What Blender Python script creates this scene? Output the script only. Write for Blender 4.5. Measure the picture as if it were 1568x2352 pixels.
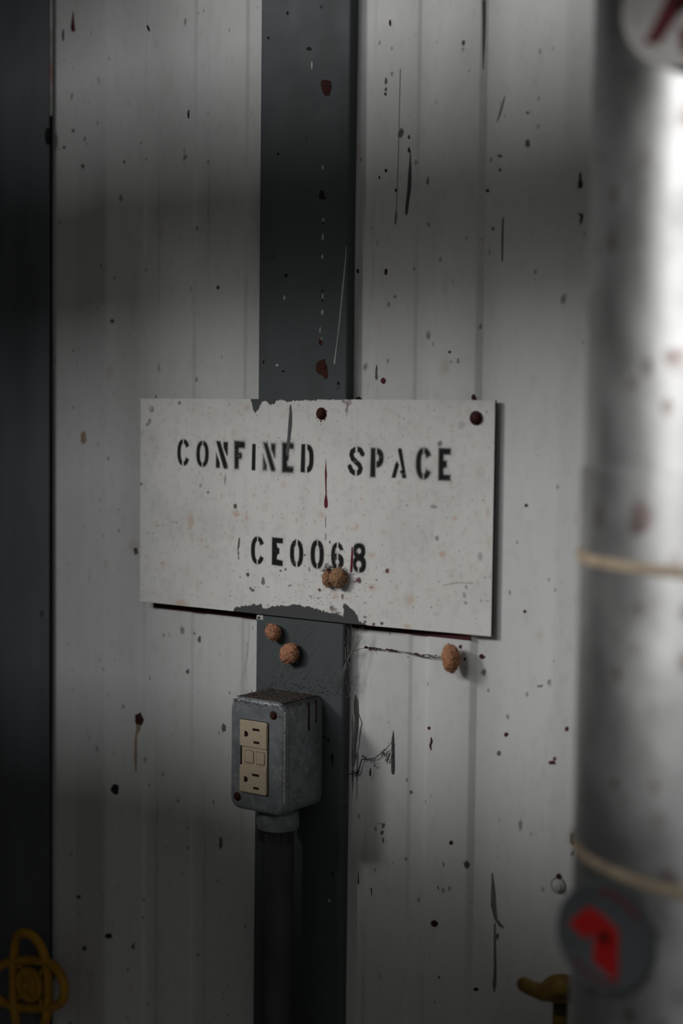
import bpy, bmesh, math, random
import numpy as np
from mathutils import Vector, Matrix, noise

# ------------------------------------------------------------------ scene, camera, light
sc = bpy.context.scene
for o in list(bpy.data.objects):
    bpy.data.objects.remove(o)
col = sc.collection
random.seed(7)
rng = np.random.default_rng(11)
BZ = 1.45                                   # height of the sign's lower edge above the floor

IW, IH, FPX = 1568, 2352, 3593.0
YAW, PITCH, ROLL = (math.radians(a) for a in (35.496, 3.5625, 0.66777))
CAM = np.array([1.07105, -1.15505, 0.18947 + BZ])
_f = np.array([-math.sin(YAW) * math.cos(PITCH), math.cos(YAW) * math.cos(PITCH), -math.sin(PITCH)])
_r0 = np.array([math.cos(YAW), math.sin(YAW), 0.0])
_u0 = np.cross(_r0, _f)
_r = _r0 * math.cos(ROLL) + _u0 * math.sin(ROLL)
_u = -_r0 * math.sin(ROLL) + _u0 * math.cos(ROLL)

cd = bpy.data.cameras.new('camera')
cam = bpy.data.objects.new('camera', cd)
col.objects.link(cam)
M = Matrix(((_r[0], _u[0], -_f[0], CAM[0]), (_r[1], _u[1], -_f[1], CAM[1]),
            (_r[2], _u[2], -_f[2], CAM[2]), (0, 0, 0, 1)))
cam.matrix_world = M
cd.sensor_fit = 'VERTICAL'
cd.sensor_height = 36.0
cd.lens = 36.0 * FPX / IH
cd.clip_start = 0.05
cd.dof.use_dof = True
cd.dof.focus_distance = 1.46
cd.dof.aperture_fstop = 2.4
sc.camera = cam

vs = sc.view_settings
vs.view_transform = 'Standard'
vs.look = 'None'
vs.exposure = 0.0
vs.gamma = 1.0
vs.use_curve_mapping = False

w = bpy.data.worlds.new('daylight')
sc.world = w
w.use_nodes = True
w.node_tree.nodes['Background'].inputs[0].default_value = (0.55, 0.65, 0.75, 1)
w.node_tree.nodes['Background'].inputs[1].default_value = 0.35

# daylight at the window in the left wall (window_1)
WIN_Y0, WIN_Y1, WIN_Z0, WIN_Z1, WIN_X = -4.25, -2.70, 3.00, 3.80, -2.5
ld = bpy.data.lights.new('window_daylight', 'AREA')
ld.shape = 'RECTANGLE'
ld.size = WIN_Z1 - WIN_Z0 - 0.04
ld.size_y = WIN_Y1 - WIN_Y0 - 0.04
ld.energy = 178
ld.color = (1.0, 0.99, 0.975)
lo = bpy.data.objects.new('window_daylight', ld)
lo.location = (WIN_X - 0.06, (WIN_Y0 + WIN_Y1) / 2, (WIN_Z0 + WIN_Z1) / 2)
lo.rotation_euler = (0, math.radians(-90), 0)
col.objects.link(lo)
# added fill light that softens shade, at a made-up high window behind the camera
W2_X0, W2_X1, W2_Z0, W2_Z1, W2_Y = -2.2, 0.0, 3.60, 4.55, -4.6
ld2 = bpy.data.lights.new('added_window_fill', 'AREA')
ld2.shape = 'RECTANGLE'
ld2.size = W2_X1 - W2_X0 - 0.04
ld2.size_y = W2_Z1 - W2_Z0 - 0.04
ld2.energy = 74
ld2.color = (0.97, 0.99, 1.0)
lo2 = bpy.data.objects.new('added_window_fill', ld2)
lo2.location = ((W2_X0 + W2_X1) / 2, W2_Y - 0.06, (W2_Z0 + W2_Z1) / 2)
lo2.rotation_euler = (math.radians(90), 0, 0)
col.objects.link(lo2)


# ------------------------------------------------------------------ helpers
def at(px, py, Y=0.0):
    """Point of the place seen at photo pixel (px, py) on the plane y = Y (survey of the photograph)."""
    d = _f + _r * (px - IW / 2) / FPX - _u * (py - IH / 2) / FPX
    t = (Y - CAM[1]) / d[1]
    return CAM + d * t


def lin(c):
    return tuple((v / 255 / 12.92) if v <= 10 else ((v / 255 + 0.055) / 1.055) ** 2.4 for v in c)


class MB:
    def __init__(self):
        self.v, self.f, self.m, self.s = [], [], [], []

    def add(self, vs, fs, mi=0, smooth=False):
        n = len(self.v)
        self.v += [tuple(map(float, p)) for p in vs]
        for q in fs:
            self.f.append([n + i for i in q])
            self.m.append(mi)
            self.s.append(smooth)

    def box(self, x0, x1, y0, y1, z0, z1, mi=0):
        self.add([(x0, y0, z0), (x1, y0, z0), (x1, y1, z0), (x0, y1, z0),
                  (x0, y0, z1), (x1, y0, z1), (x1, y1, z1), (x0, y1, z1)],
                 [(0, 3, 2, 1), (4, 5, 6, 7), (0, 1, 5, 4), (1, 2, 6, 5), (2, 3, 7, 6), (3, 0, 4, 7)], mi)

    def tube(self, pts, rad, n=10, closed=False, caps=True, mi=0):
        pts = [Vector(p) for p in pts]
        m = len(pts)
        rads = rad if isinstance(rad, (list, tuple)) else [rad] * m
        vs, up = [], None
        for i, p in enumerate(pts):
            if closed:
                t = pts[(i + 1) % m] - pts[i - 1]
            else:
                t = pts[min(i + 1, m - 1)] - pts[max(i - 1, 0)]
            if t.length < 1e-9:
                t = Vector((0, 0, 1))
            t.normalize()
            if up is None:
                up = Vector((0, 0, 1)) if abs(t.z) < 0.9 else Vector((1, 0, 0))
            a = (up - t * up.dot(t))
            if a.length < 1e-6:
                a = t.orthogonal()
            a.normalize()
            up = a
            b = t.cross(a)
            for k in range(n):
                th = 2 * math.pi * k / n
                vs.append(p + (a * math.cos(th) + b * math.sin(th)) * rads[i])
        fs = []
        for i in range(m if closed else m - 1):
            j = (i + 1) % m
            for k in range(n):
                fs.append((i * n + k, i * n + (k + 1) % n, j * n + (k + 1) % n, j * n + k))
        self.add(vs, fs, mi, True)
        if caps and not closed:
            nb = len(self.v) - len(vs)
            self.f.append([nb + k for k in range(n)][::-1]); self.m.append(mi); self.s.append(False)
            self.f.append([nb + (m - 1) * n + k for k in range(n)]); self.m.append(mi); self.s.append(False)

    def lathe(self, prof, axis_o, axis_d, n=32, mi=0, smooth=True):
        """prof: list of (radius, distance along the axis)"""
        o = Vector(axis_o)
        d = Vector(axis_d).normalized()
        a = d.orthogonal().normalized()
        b = d.cross(a)
        runs = [[prof[0]]]                       # break the surface at sharp corners of the profile
        for i in range(1, len(prof)):
            runs[-1].append(prof[i])
            if i + 1 < len(prof):
                p, q, r = prof[i - 1], prof[i], prof[i + 1]
                a0 = math.atan2(q[1] - p[1], q[0] - p[0]); a1 = math.atan2(r[1] - q[1], r[0] - q[0])
                if abs((a1 - a0 + math.pi) % (2 * math.pi) - math.pi) > math.radians(38):
                    runs.append([q])
        for run in runs:
            vs = []
            for r, h in run:
                for k in range(n):
                    th = 2 * math.pi * k / n
                    vs.append(o + d * h + (a * math.cos(th) + b * math.sin(th)) * r)
            fs = []
            for i in range(len(run) - 1):
                for k in range(n):
                    fs.append((i * n + k, i * n + (k + 1) % n, (i + 1) * n + (k + 1) % n, (i + 1) * n + k))
            self.add(vs, fs, mi, smooth)

    def build(self, name, mats, parent=None, bevel=None, fix=True):
        me = bpy.data.meshes.new(name)
        me.from_pydata(self.v, [], self.f)
        if not isinstance(mats, (list, tuple)):
            mats = [mats]
        for mt in mats:
            me.materials.append(mt)
        for i, p in enumerate(me.polygons):
            p.material_index = self.m[i]
            p.use_smooth = self.s[i]
        if fix:
            bm = bmesh.new(); bm.from_mesh(me)
            bmesh.ops.recalc_face_normals(bm, faces=bm.faces)
            bm.to_mesh(me); bm.free()
        o = bpy.data.objects.new(name, me)
        col.objects.link(o)
        if parent:
            o.parent = parent
        if bevel:
            b = o.modifiers.new('bevel', 'BEVEL')
            b.width = bevel[0]; b.segments = bevel[1]; b.limit_method = 'ANGLE'; b.angle_limit = math.radians(40)
            for p in me.polygons:
                p.use_smooth = True
        return o


def tag(o, label=None, cat=None, group=None, kind=None):
    if label: o['label'] = label
    if cat: o['category'] = cat
    if group: o['group'] = group
    if kind: o['kind'] = kind
    return o


def empty(name, loc, label, cat, group=None):
    o = bpy.data.objects.new(name, None)
    o.empty_display_size = 0.02
    o.location = loc
    col.objects.link(o)
    return tag(o, label, cat, group)


def attach(o, root):
    """keep world geometry while parenting to a root that sits at its own place"""
    o.parent = root
    o.matrix_parent_inverse = Matrix.Translation(root.location).inverted()
    return o


# ------------------------------------------------------------------ materials
def mat(name, base, rough=0.5, metal=0.0, layers=(), bump=None, spec=0.12, rough_var=0.0, attr=None):
    """layers: list of dict(kind noise|spots|streak, scale, lo, hi, color, amount)"""
    m = bpy.data.materials.new(name)
    m.use_nodes = True
    nt = m.node_tree
    N, L = nt.nodes, nt.links
    bs = N['Principled BSDF']
    bs.inputs['Roughness'].default_value = rough
    bs.inputs['Metallic'].default_value = metal
    bs.inputs['Specular IOR Level'].default_value = spec
    tc = N.new('ShaderNodeTexCoord')
    if attr:
        at_ = N.new('ShaderNodeAttribute'); at_.attribute_name = attr
        cur = at_.outputs['Color']
    else:
        rgb = N.new('ShaderNodeRGB'); rgb.outputs[0].default_value = (*base, 1)
        cur = rgb.outputs[0]
    for i, l in enumerate(layers):
        mp = N.new('ShaderNodeMapping')
        L.new(tc.outputs['Object'], mp.inputs[0])
        s = l['scale']
        s = s if isinstance(s, tuple) else (s, s, s)
        mp.inputs['Scale'].default_value = s
        mp.inputs['Location'].default_value = (i * 3.7 + l.get('off', 0), i * 1.9, i * 5.3)
        if l['kind'] == 'spots':
            t = N.new('ShaderNodeTexVoronoi'); t.inputs['Scale'].default_value = 1.0
            t.inputs['Randomness'].default_value = 1.0
            wn = N.new('ShaderNodeTexNoise'); wn.inputs['Scale'].default_value = 2.5
            wn.inputs['Detail'].default_value = 3
            L.new(mp.outputs[0], wn.inputs['Vector'])
            mix = N.new('ShaderNodeMixRGB'); mix.blend_type = 'ADD'; mix.inputs[0].default_value = 0.35
            L.new(mp.outputs[0], mix.inputs[1]); L.new(wn.outputs['Color'], mix.inputs[2])
            L.new(mix.outputs[0], t.inputs['Vector'])
            # only some cells carry a spot, each of its own size
            sep = N.new('ShaderNodeSeparateColor'); L.new(t.outputs['Color'], sep.inputs[0])
            pw = N.new('ShaderNodeMath'); pw.operation = 'POWER'; pw.inputs[1].default_value = l.get('rare', 5)
            L.new(sep.outputs[0], pw.inputs[0])
            ml = N.new('ShaderNodeMath'); ml.operation = 'MULTIPLY'; ml.inputs[1].default_value = l['hi']
            L.new(pw.outputs[0], ml.inputs[0])
            sub = N.new('ShaderNodeMath'); sub.operation = 'SUBTRACT'
            L.new(ml.outputs[0], sub.inputs[0]); L.new(t.outputs['Distance'], sub.inputs[1])
            r = N.new('ShaderNodeMapRange'); r.inputs[1].default_value = 0.0
            r.inputs[2].default_value = l.get('soft', 0.05)
            L.new(sub.outputs[0], r.inputs[0])
        else:
            t = N.new('ShaderNodeTexNoise'); t.inputs['Scale'].default_value = 1.0
            t.inputs['Detail'].default_value = l.get('detail', 5); t.inputs['Roughness'].default_value = l.get('nr', 0.6)
            L.new(mp.outputs[0], t.inputs['Vector'])
            r = N.new('ShaderNodeMapRange')
            r.inputs[1].default_value = l['lo']; r.inputs[2].default_value = l['hi']
            L.new(t.outputs[0], r.inputs[0])
        k = N.new('ShaderNodeMath'); k.operation = 'MULTIPLY'; k.inputs[1].default_value = l['amount']
        L.new(r.outputs[0], k.inputs[0])
        mx = N.new('ShaderNodeMixRGB'); mx.inputs[2].default_value = (*l['color'], 1)
        L.new(k.outputs[0], mx.inputs[0]); L.new(cur, mx.inputs[1])
        cur = mx.outputs[0]
    L.new(cur, bs.inputs['Base Color'])
    if rough_var:
        t = N.new('ShaderNodeTexNoise'); t.inputs['Scale'].default_value = 25; t.inputs['Detail'].default_value = 6
        L.new(tc.outputs['Object'], t.inputs['Vector'])
        r = N.new('ShaderNodeMapRange'); r.inputs[1].default_value = 0.3; r.inputs[2].default_value = 0.7
        r.inputs[3].default_value = rough - rough_var; r.inputs[4].default_value = rough + rough_var
        L.new(t.outputs[0], r.inputs[0]); L.new(r.outputs[0], bs.inputs['Roughness'])
    if bump:
        t = N.new('ShaderNodeTexNoise'); t.inputs['Scale'].default_value = bump[0]; t.inputs['Detail'].default_value = 5
        L.new(tc.outputs['Object'], t.inputs['Vector'])
        b = N.new('ShaderNodeBump'); b.inputs['Strength'].default_value = bump[1]; b.inputs['Distance'].default_value = bump[2]
        L.new(t.outputs[0], b.inputs['Height']); L.new(b.outputs[0], bs.inputs['Normal'])
    return m


GRIME = (0.12, 0.11, 0.10)
M_wall = mat('white_painted_steel', (0.575, 0.574, 0.566), 0.42, layers=[
    dict(kind='noise', scale=(9, 9, 2.2), lo=0.45, hi=0.8, color=(0.42, 0.41, 0.385), amount=0.55),
    dict(kind='noise', scale=(120, 120, 60), lo=0.52, hi=0.85, color=(0.33, 0.32, 0.30), amount=0.35),
    dict(kind='spots', scale=(30, 30, 20), hi=0.26, rare=5, soft=0.14, color=(0.42, 0.32, 0.22), amount=0.40),
    dict(kind='spots', scale=(60, 60, 38), hi=0.24, rare=6, soft=0.10, color=(0.13, 0.12, 0.11), amount=0.75),
    dict(kind='spots', scale=(150, 150, 100), hi=0.30, rare=6, soft=0.12, color=(0.12, 0.11, 0.10), amount=0.7),
    dict(kind='spots', scale=(38, 38, 30), hi=0.16, rare=7, soft=0.05, color=(0.035, 0.03, 0.03), amount=0.9)],
    bump=(60, 0.10, 0.002), rough_var=0.06)
M_post = mat('grey_post_paint', (0.072, 0.082, 0.086), 0.5, layers=[
    dict(kind='noise', scale=(30, 30, 8), lo=0.45, hi=0.8, color=(0.055, 0.056, 0.054), amount=0.6),
    dict(kind='spots', scale=(70, 70, 55), hi=0.18, rare=8, soft=0.08, color=(0.012, 0.012, 0.012), amount=0.9),
    dict(kind='spots', scale=(95, 95, 60), hi=0.14, rare=10, soft=0.06, color=(0.30, 0.30, 0.28), amount=0.6)],
    bump=(90, 0.12, 0.002), rough_var=0.08)
M_door = mat('grey_door_paint', (0.115, 0.124, 0.134), 0.55, layers=[
    dict(kind='noise', scale=(20, 20, 4), lo=0.4, hi=0.8, color=(0.05, 0.052, 0.055), amount=0.6),
    dict(kind='spots', scale=(50, 50, 30), hi=0.16, rare=8, soft=0.06, color=(0.015, 0.015, 0.015), amount=0.8)])
M_sign = mat('white_sign_paint', (0.7, 0.7, 0.7), 0.5, attr='paint', bump=(150, 0.06, 0.001))
M_maroon = mat('maroon_primer', (0.055, 0.012, 0.014), 0.6,
               layers=[dict(kind='noise', scale=60, lo=0.4, hi=0.7, color=(0.02, 0.01, 0.01), amount=0.7)])
M_red = mat('dark_red_paint', (0.075, 0.010, 0.016), 0.45)
M_rust = mat('rust', (0.060, 0.020, 0.014), 0.8, layers=[
    dict(kind='noise', scale=300, lo=0.4, hi=0.7, color=(0.02, 0.010, 0.009), amount=0.8)], bump=(500, 0.5, 0.001))
M_drip = mat('grey_drip_paint', (0.058, 0.060, 0.060), 0.45)
M_black = mat('black_grime', (0.018, 0.016, 0.016), 0.8)
M_grime = mat('grey_grime', (0.13, 0.125, 0.12), 0.8)
M_tan = mat('tan_stain', (0.30, 0.22, 0.15), 0.7)
M_white = mat('bare_white_paint', (0.45, 0.45, 0.43), 0.6)
M_box = mat('cast_metal_box', (0.21, 0.228, 0.242), 0.5, metal=0.25, layers=[
    dict(kind='noise', scale=55, lo=0.42, hi=0.75, color=(0.10, 0.105, 0.11), amount=0.8),
    dict(kind='noise', scale=160, lo=0.52, hi=0.70, color=(0.34, 0.34, 0.33), amount=0.65),
    dict(kind='spots', scale=(120, 120, 120), hi=0.2, rare=7, soft=0.08, color=(0.03, 0.025, 0.02), amount=0.8)],
    bump=(240, 0.25, 0.0012), rough_var=0.1)
M_conduit = mat('dull_conduit', (0.070, 0.074, 0.075), 0.55, metal=0.2, layers=[
    dict(kind='noise', scale=(60, 60, 20), lo=0.4, hi=0.75, color=(0.045, 0.042, 0.040), amount=0.7)],
    bump=(200, 0.2, 0.001))
M_ivory = mat('ivory_plastic', (0.52, 0.43, 0.31), 0.42, layers=[
    dict(kind='noise', scale=120, lo=0.5, hi=0.8, color=(0.40, 0.30, 0.20), amount=0.5),
    dict(kind='spots', scale=300, hi=0.2, rare=8, soft=0.1, color=(0.16, 0.09, 0.05), amount=0.6)])
M_slot = mat('dark_slot', (0.018, 0.010, 0.006), 0.7)
M_duct = mat('galvanised_jacket', (0.55, 0.55, 0.55), 0.46, metal=0.92, layers=[
    dict(kind='noise', scale=(14, 14, 9), lo=0.42, hi=0.75, color=(0.36, 0.36, 0.355), amount=0.8),
    dict(kind='spots', scale=(34, 34, 26), hi=0.46, rare=2.6, soft=0.20, color=(0.20, 0.13, 0.115), amount=0.8),
    dict(kind='spots', scale=(62, 62, 52), hi=0.44, rare=1.8, soft=0.18, color=(0.20, 0.15, 0.135), amount=0.75)],
    rough_var=0.08, bump=(30, 0.12, 0.004))
_nt = M_duct.node_tree
_tg = _nt.nodes.new('ShaderNodeTangent'); _tg.direction_type = 'RADIAL'; _tg.axis = 'Z'
_nt.links.new(_tg.outputs[0], _nt.nodes['Principled BSDF'].inputs['Tangent'])
_nt.nodes['Principled BSDF'].inputs['Anisotropic'].default_value = 0.6
_nt.nodes['Principled BSDF'].inputs['Anisotropic Rotation'].default_value = 0.25
M_strap = mat('tan_strap', (0.42, 0.34, 0.24), 0.7, layers=[
    dict(kind='noise', scale=80, lo=0.4, hi=0.7, color=(0.24, 0.15, 0.09), amount=0.6)])
M_capw = mat('white_cap', (0.62, 0.60, 0.58), 0.5, layers=[
    dict(kind='noise', scale=50, lo=0.5, hi=0.8, color=(0.40, 0.36, 0.33), amount=0.6)])
M_capg = mat('grey_cap', (0.085, 0.095, 0.10), 0.5, layers=[
    dict(kind='noise', scale=60, lo=0.45, hi=0.75, color=(0.06, 0.06, 0.06), amount=0.6)])
M_capred = mat('red_print', (0.38, 0.012, 0.012), 0.5)
M_capred2 = mat('dark_red_print', (0.13, 0.018, 0.025), 0.5)
M_yellow = mat('yellow_wheel_paint', (0.36, 0.19, 0.022), 0.5, layers=[
    dict(kind='noise', scale=70, lo=0.45, hi=0.7, color=(0.20, 0.10, 0.018), amount=0.7),
    dict(kind='spots', scale=160, hi=0.24, rare=6, soft=0.1, color=(0.05, 0.025, 0.012), amount=0.9)],
    bump=(160, 0.3, 0.001))
M_olive = mat('dirty_yellow_paint', (0.20, 0.13, 0.025), 0.6, layers=[
    dict(kind='noise', scale=90, lo=0.4, hi=0.65, color=(0.07, 0.035, 0.014), amount=0.85)], bump=(160, 0.4, 0.001))
M_brass = mat('dark_valve_body', (0.05, 0.04, 0.025), 0.6)
M_sac = mat('brown_silk', (0.42, 0.20, 0.115), 0.9, layers=[
    dict(kind='noise', scale=(420, 420, 420), lo=0.42, hi=0.7, color=(0.22, 0.085, 0.045), amount=0.85),
    dict(kind='noise', scale=(900, 500, 900), lo=0.55, hi=0.75, color=(0.62, 0.36, 0.22), amount=0.5)],
    bump=(900, 0.6, 0.001))
M_sac2 = mat('pale_brown_silk', (0.36, 0.21, 0.115), 0.9, layers=[
    dict(kind='noise', scale=(420, 420, 420), lo=0.42, hi=0.7, color=(0.16, 0.075, 0.04), amount=0.85),
    dict(kind='noise', scale=(900, 500, 900), lo=0.55, hi=0.75, color=(0.55, 0.36, 0.22), amount=0.5)],
    bump=(900, 0.6, 0.001))
M_fuzz = mat('silk_fuzz', (0.40, 0.24, 0.16), 0.9)
M_web = mat('cobweb', (0.24, 0.23, 0.215), 0.9)
M_debris = mat('dark_debris', (0.045, 0.016, 0.015), 0.8)
M_dust = mat('brown_dust', (0.105, 0.085, 0.075), 1.0, layers=[
    dict(kind='noise', scale=500, lo=0.4, hi=0.65, color=(0.03, 0.024, 0.02), amount=0.8)], bump=(700, 0.8, 0.002))
M_plaster = mat('room_wall_paint', (0.10, 0.10, 0.098), 0.8, layers=[
    dict(kind='noise', scale=3, lo=0.4, hi=0.7, color=(0.08, 0.079, 0.075), amount=0.6)])
M_pale = mat('pale_room_wall_paint', (0.40, 0.40, 0.39), 0.8, layers=[
    dict(kind='noise', scale=3, lo=0.4, hi=0.7, color=(0.33, 0.325, 0.31), amount=0.6)])
M_floor = mat('concrete', (0.10, 0.097, 0.093), 0.85, layers=[
    dict(kind='noise', scale=4, lo=0.4, hi=0.7, color=(0.13, 0.125, 0.12), amount=0.7)])
M_pipe = mat('dull_grey_pipe', (0.12, 0.12, 0.12), 0.6)
M_outside = mat('pink_masonry', (0.42, 0.20, 0.17), 0.9, layers=[
    dict(kind='noise', scale=(6, 6, 14), lo=0.45, hi=0.55, color=(0.25, 0.30, 0.20), amount=0.8),
    dict(kind='noise', scale=(9, 9, 30), lo=0.5, hi=0.6, color=(0.55, 0.5, 0.48), amount=0.7)])
M_glass = bpy.data.materials.new('window_glass'); M_glass.use_nodes = True
_b = M_glass.node_tree.nodes['Principled BSDF']
_b.inputs['Transmission Weight'].default_value = 1.0; _b.inputs['Roughness'].default_value = 0.02
_b.inputs['IOR'].default_value = 1.02

# ------------------------------------------------------------------ the setting
YW = 0.0135                                 # room-side plane of the steel sheet
XE = -0.1420                                 # left end of the sheet, at the gap beside the door
prof = []                                    # (x, y) of the room side
MAJ = [-0.146, 0.373, 0.892, 1.411, 1.930, 2.449]
PER = 0.0648
RD, GD, RL = 0.0050, 0.0016, 0.0120                       # depth of the wide ribs and of the narrow grooves


def seg_profile():
    pts = [(XE - 0.006, YW + RL)]
    pts += [(-0.123, YW + RL), (-0.119, YW + RL - 0.0008)]
    for k, m in enumerate(MAJ):
        e = m + 0.083
        # gentle slope up to the flat, rounded shoulder
        h = (0.0040, 0.0018)[min(k, 1)]          # the shoulder stands a little proud of the sheet
        pts += [(e - 0.006, YW - h + 0.0012), (e - 0.002, YW - h + 0.0002), (e + 0.002, YW - h), (e + 0.006, YW - h * .85), (e + 0.042, YW - h * .05)]
        for j in range(6):
            g = e + 0.0485 + j * PER
            pts += [(g - 0.0012, YW), (g + 0.0008, YW + GD * .2), (g + 0.0024, YW + GD * .85), (g + 0.004, YW + GD),
                    (g + 0.0165, YW + GD), (g + 0.018, YW + GD * .85), (g + 0.0205, YW + GD * .15), (g + 0.0225, YW)]
        if k + 1 < len(MAJ):
            n = MAJ[k + 1]
            pts += [(n - 0.001, YW), (n + 0.0008, YW + 0.0007), (n + 0.0045, YW + RD - .0007), (n + 0.006, YW + RD),
                    (n + 0.026, YW + RD), (n + 0.030, YW + RD - .0005)]
    return pts


prof = [(x * (1 - 0.0065 / 1.17) + 0.0065 * 1.07 / 1.17, y) for x, y in seg_profile()]
XE = float(at(120.5, 1200, YW + RL)[0])
prof[0] = (XE, YW + RL)
PX = np.array([p[0] for p in prof]); PY = np.array([p[1] for p in prof])


def wall_y(x):
    return float(np.interp(x, PX, PY))


def on_wall(px, py, lift=0.0):
    Y = YW
    for _ in range(6):
        p = at(px, py, Y - lift)
        Y = wall_y(p[0])
    return at(px, py, Y - lift)


b = MB()
ZT = 4.9
zs = [0.0, 0.8, 1.2, 1.6, 2.0, 2.6, 3.6, ZT]
n = len(prof)
vsl = []
for z in zs:
    vsl += [(x, y, z) for x, y in prof]
fsl = [(i * n + k, i * n + k + 1, (i + 1) * n + k + 1, (i + 1) * n + k) for i in range(len(zs) - 1) for k in range(n - 1)]
b.add(vsl, fsl, 0, True)
vs2 = [(x, y + 0.0007, z) for (x, y, z) in vsl]
b.add(vs2, [f[::-1] for f in fsl], 0, True)
wall_back = tag(b.build('wall_back', M_wall, fix=False), kind='structure')

# grey corner panel left of the sheet, with daylight in the gap above the weather strip
b = MB()
DX = float(at(112, 1200, 0.0165)[0])
b.box(-0.338, DX, 0.0165, 0.0180, 0.0, ZT)
b.box(-0.338, DX - 0.060, 0.0180, 0.055, 0.0, ZT)
door = tag(b.build('trim_1', M_door), kind='structure')
zg = float(at(115, 268, 0.03)[2])
b = MB()
b.box(DX - 0.014, XE + 0.004, YW + RL + .0012, YW + RL + .004, 0.02, zg)
attach(b.build('weather_strip', M_black), door)
b = MB()
zc = float(at(110, 316, 0.0225)[2])
b.tube([(DX - 0.0005, 0.0160, zc - 0.008), (DX - 0.0005, 0.0155, zc), (DX - 0.0005, 0.0160, zc + 0.008)], [0.002, 0.0034, 0.002], 8)
attach(b.build('latch_stub', M_black), door)
# masonry outside, seen through the gap
b = MB(); b.box(-6, 3, 2.4, 2.6, -0.5, 5)
tag(b.build('wall_outside', M_outside), kind='structure')

# rest of the room, behind and beside the camera
b = MB(); b.box(-2.7, 3.2, -4.75, 0.08, -0.08, 0.0); tag(b.build('floor', M_floor), kind='structure')
b = MB(); b.box(-2.7, 3.2, -4.75, 0.08, ZT, ZT + 0.08); tag(b.build('ceiling', M_plaster), kind='structure')
b = MB(); b.box(3.0, 3.08, -4.6, 0.06, 0, ZT); tag(b.build('wall_right', M_pale), kind='structure')
b = MB()
b.box(-2.7, 3.08, W2_Y - 0.12, W2_Y, 0, W2_Z0)
b.box(-2.7, 3.08, W2_Y - 0.12, W2_Y, W2_Z1, ZT)
b.box(-2.7, W2_X0, W2_Y - 0.12, W2_Y, W2_Z0, W2_Z1)
b.box(W2_X1, 3.08, W2_Y - 0.12, W2_Y, W2_Z0, W2_Z1)
tag(b.build('wall_front', M_plaster), kind='structure')
b = MB()
for (x0, x1, z0, z1) in ((W2_X0, W2_X1, W2_Z0, W2_Z0 + 0.03), (W2_X0, W2_X1, W2_Z1 - 0.03, W2_Z1),
                         (W2_X0, W2_X0 + 0.03, W2_Z0 + 0.03, W2_Z1 - 0.03), (W2_X1 - 0.03, W2_X1, W2_Z0 + 0.03, W2_Z1 - 0.03)):
    b.box(x0, x1, W2_Y - 0.05, W2_Y - 0.005, z0, z1)
tag(b.build('added_window_2', M_pipe), kind='structure')  # frame of the added, unseen high window
JX, JY = -0.34, -0.52                        # added jog in the left wall, shaped to shade the sheet's left side
b = MB()
b.box(JX - 0.08, JX, JY, 0.06, 0, ZT)
b.box(WIN_X - 0.12, JX - 0.08, JY, JY + 0.08, 0, ZT)
b.box(WIN_X - 0.12, WIN_X, WIN_Y1, JY, 0, ZT)
b.box(WIN_X - 0.12, WIN_X, -4.6, WIN_Y0, 0, ZT)
b.box(WIN_X - 0.12, WIN_X, WIN_Y0, WIN_Y1, 0, WIN_Z0)
b.box(WIN_X - 0.12, WIN_X, WIN_Y0, WIN_Y1, WIN_Z1, ZT)
tag(b.build('wall_left', M_plaster), kind='structure')
b = MB()
for (y0, y1, z0, z1) in ((WIN_Y0, WIN_Y1, WIN_Z0, WIN_Z0 + 0.03), (WIN_Y0, WIN_Y1, WIN_Z1 - 0.03, WIN_Z1),
                         (WIN_Y0, WIN_Y0 + 0.03, WIN_Z0 + 0.03, WIN_Z1 - 0.03), (WIN_Y1 - 0.03, WIN_Y1, WIN_Z0 + 0.03, WIN_Z1 - 0.03)):
    b.box(WIN_X - 0.05, WIN_X - 0.005, y0, y1, z0, z1)
win = tag(b.build('window_1', M_pipe), kind='structure')

# added unseen pipes, placed between windows and sheet wall to cast shade bands
def shade_elbow_pipe(name, z, yy, xr, rad, xend=-2.5):
    b = MB()
    pts = [(xend, yy, z), (xr - 0.12, yy, z)]
    for k in range(1, 9):
        a = math.pi / 2 * k / 8
        pts.append((xr - 0.12 + 0.12 * math.sin(a), yy - 0.12 * (1 - math.cos(a)), z))
    pts.append((xr, -4.6, z))
    b.tube(pts, rad, 24)
    return tag(b.build(name, M_pipe), kind='structure')


shade_elbow_pipe('shade_pipe_2', BZ + 0.700, -0.71, 0.80, 0.095)
shade_elbow_pipe('shade_pipe_4', BZ + 1.000, -0.71, 0.80, 0.065)
shade_elbow_pipe('shade_pipe_3', BZ + 0.098, -0.71, 0.24, 0.16)

# ------------------------------------------------------------------ steel channel post
PXL, PXR, PFY = 0.1462, 0.2496, 0.003


def channel_profile(x0, x1, yf, yb, r, t):
    out = [(x0, yb)]
    for k in range(6):
        a = math.pi / 2 * k / 5
        out.append((x0 + r - r * math.cos(a), yf + r - r * math.sin(a)))
    for k in range(6):
        a = math.pi / 2 * k / 5
        out.append((x1 - r + r * math.sin(a), yf + r - r * math.cos(a)))
    out.append((x1, yb))
    inn = [(x1 - t, yb), (x1 - t, yf + t), (x0 + t, yf + t), (x0 + t, yb)]
    return out + inn


pr = channel_profile(PXL, PXR, PFY, YW - 0.0004, 0.0028, 0.005)
post = empty('steel_post', ((PXL + PXR) / 2, 0.012, 0), 'dark grey painted steel channel post running up the wall behind the white sign', 'post')
b = MB()
n = len(pr)
vsl = [(x, y, 0.0) for x, y in pr] + [(x, y, ZT - 0.001) for x, y in pr]
b.add(vsl, [(k, (k + 1) % n, n + (k + 1) % n, n + k) for k in range(n)] + [tuple(range(n))[::-1], tuple(range(n, 2 * n))], 0)
attach(b.build('channel', M_post), post)


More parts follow.
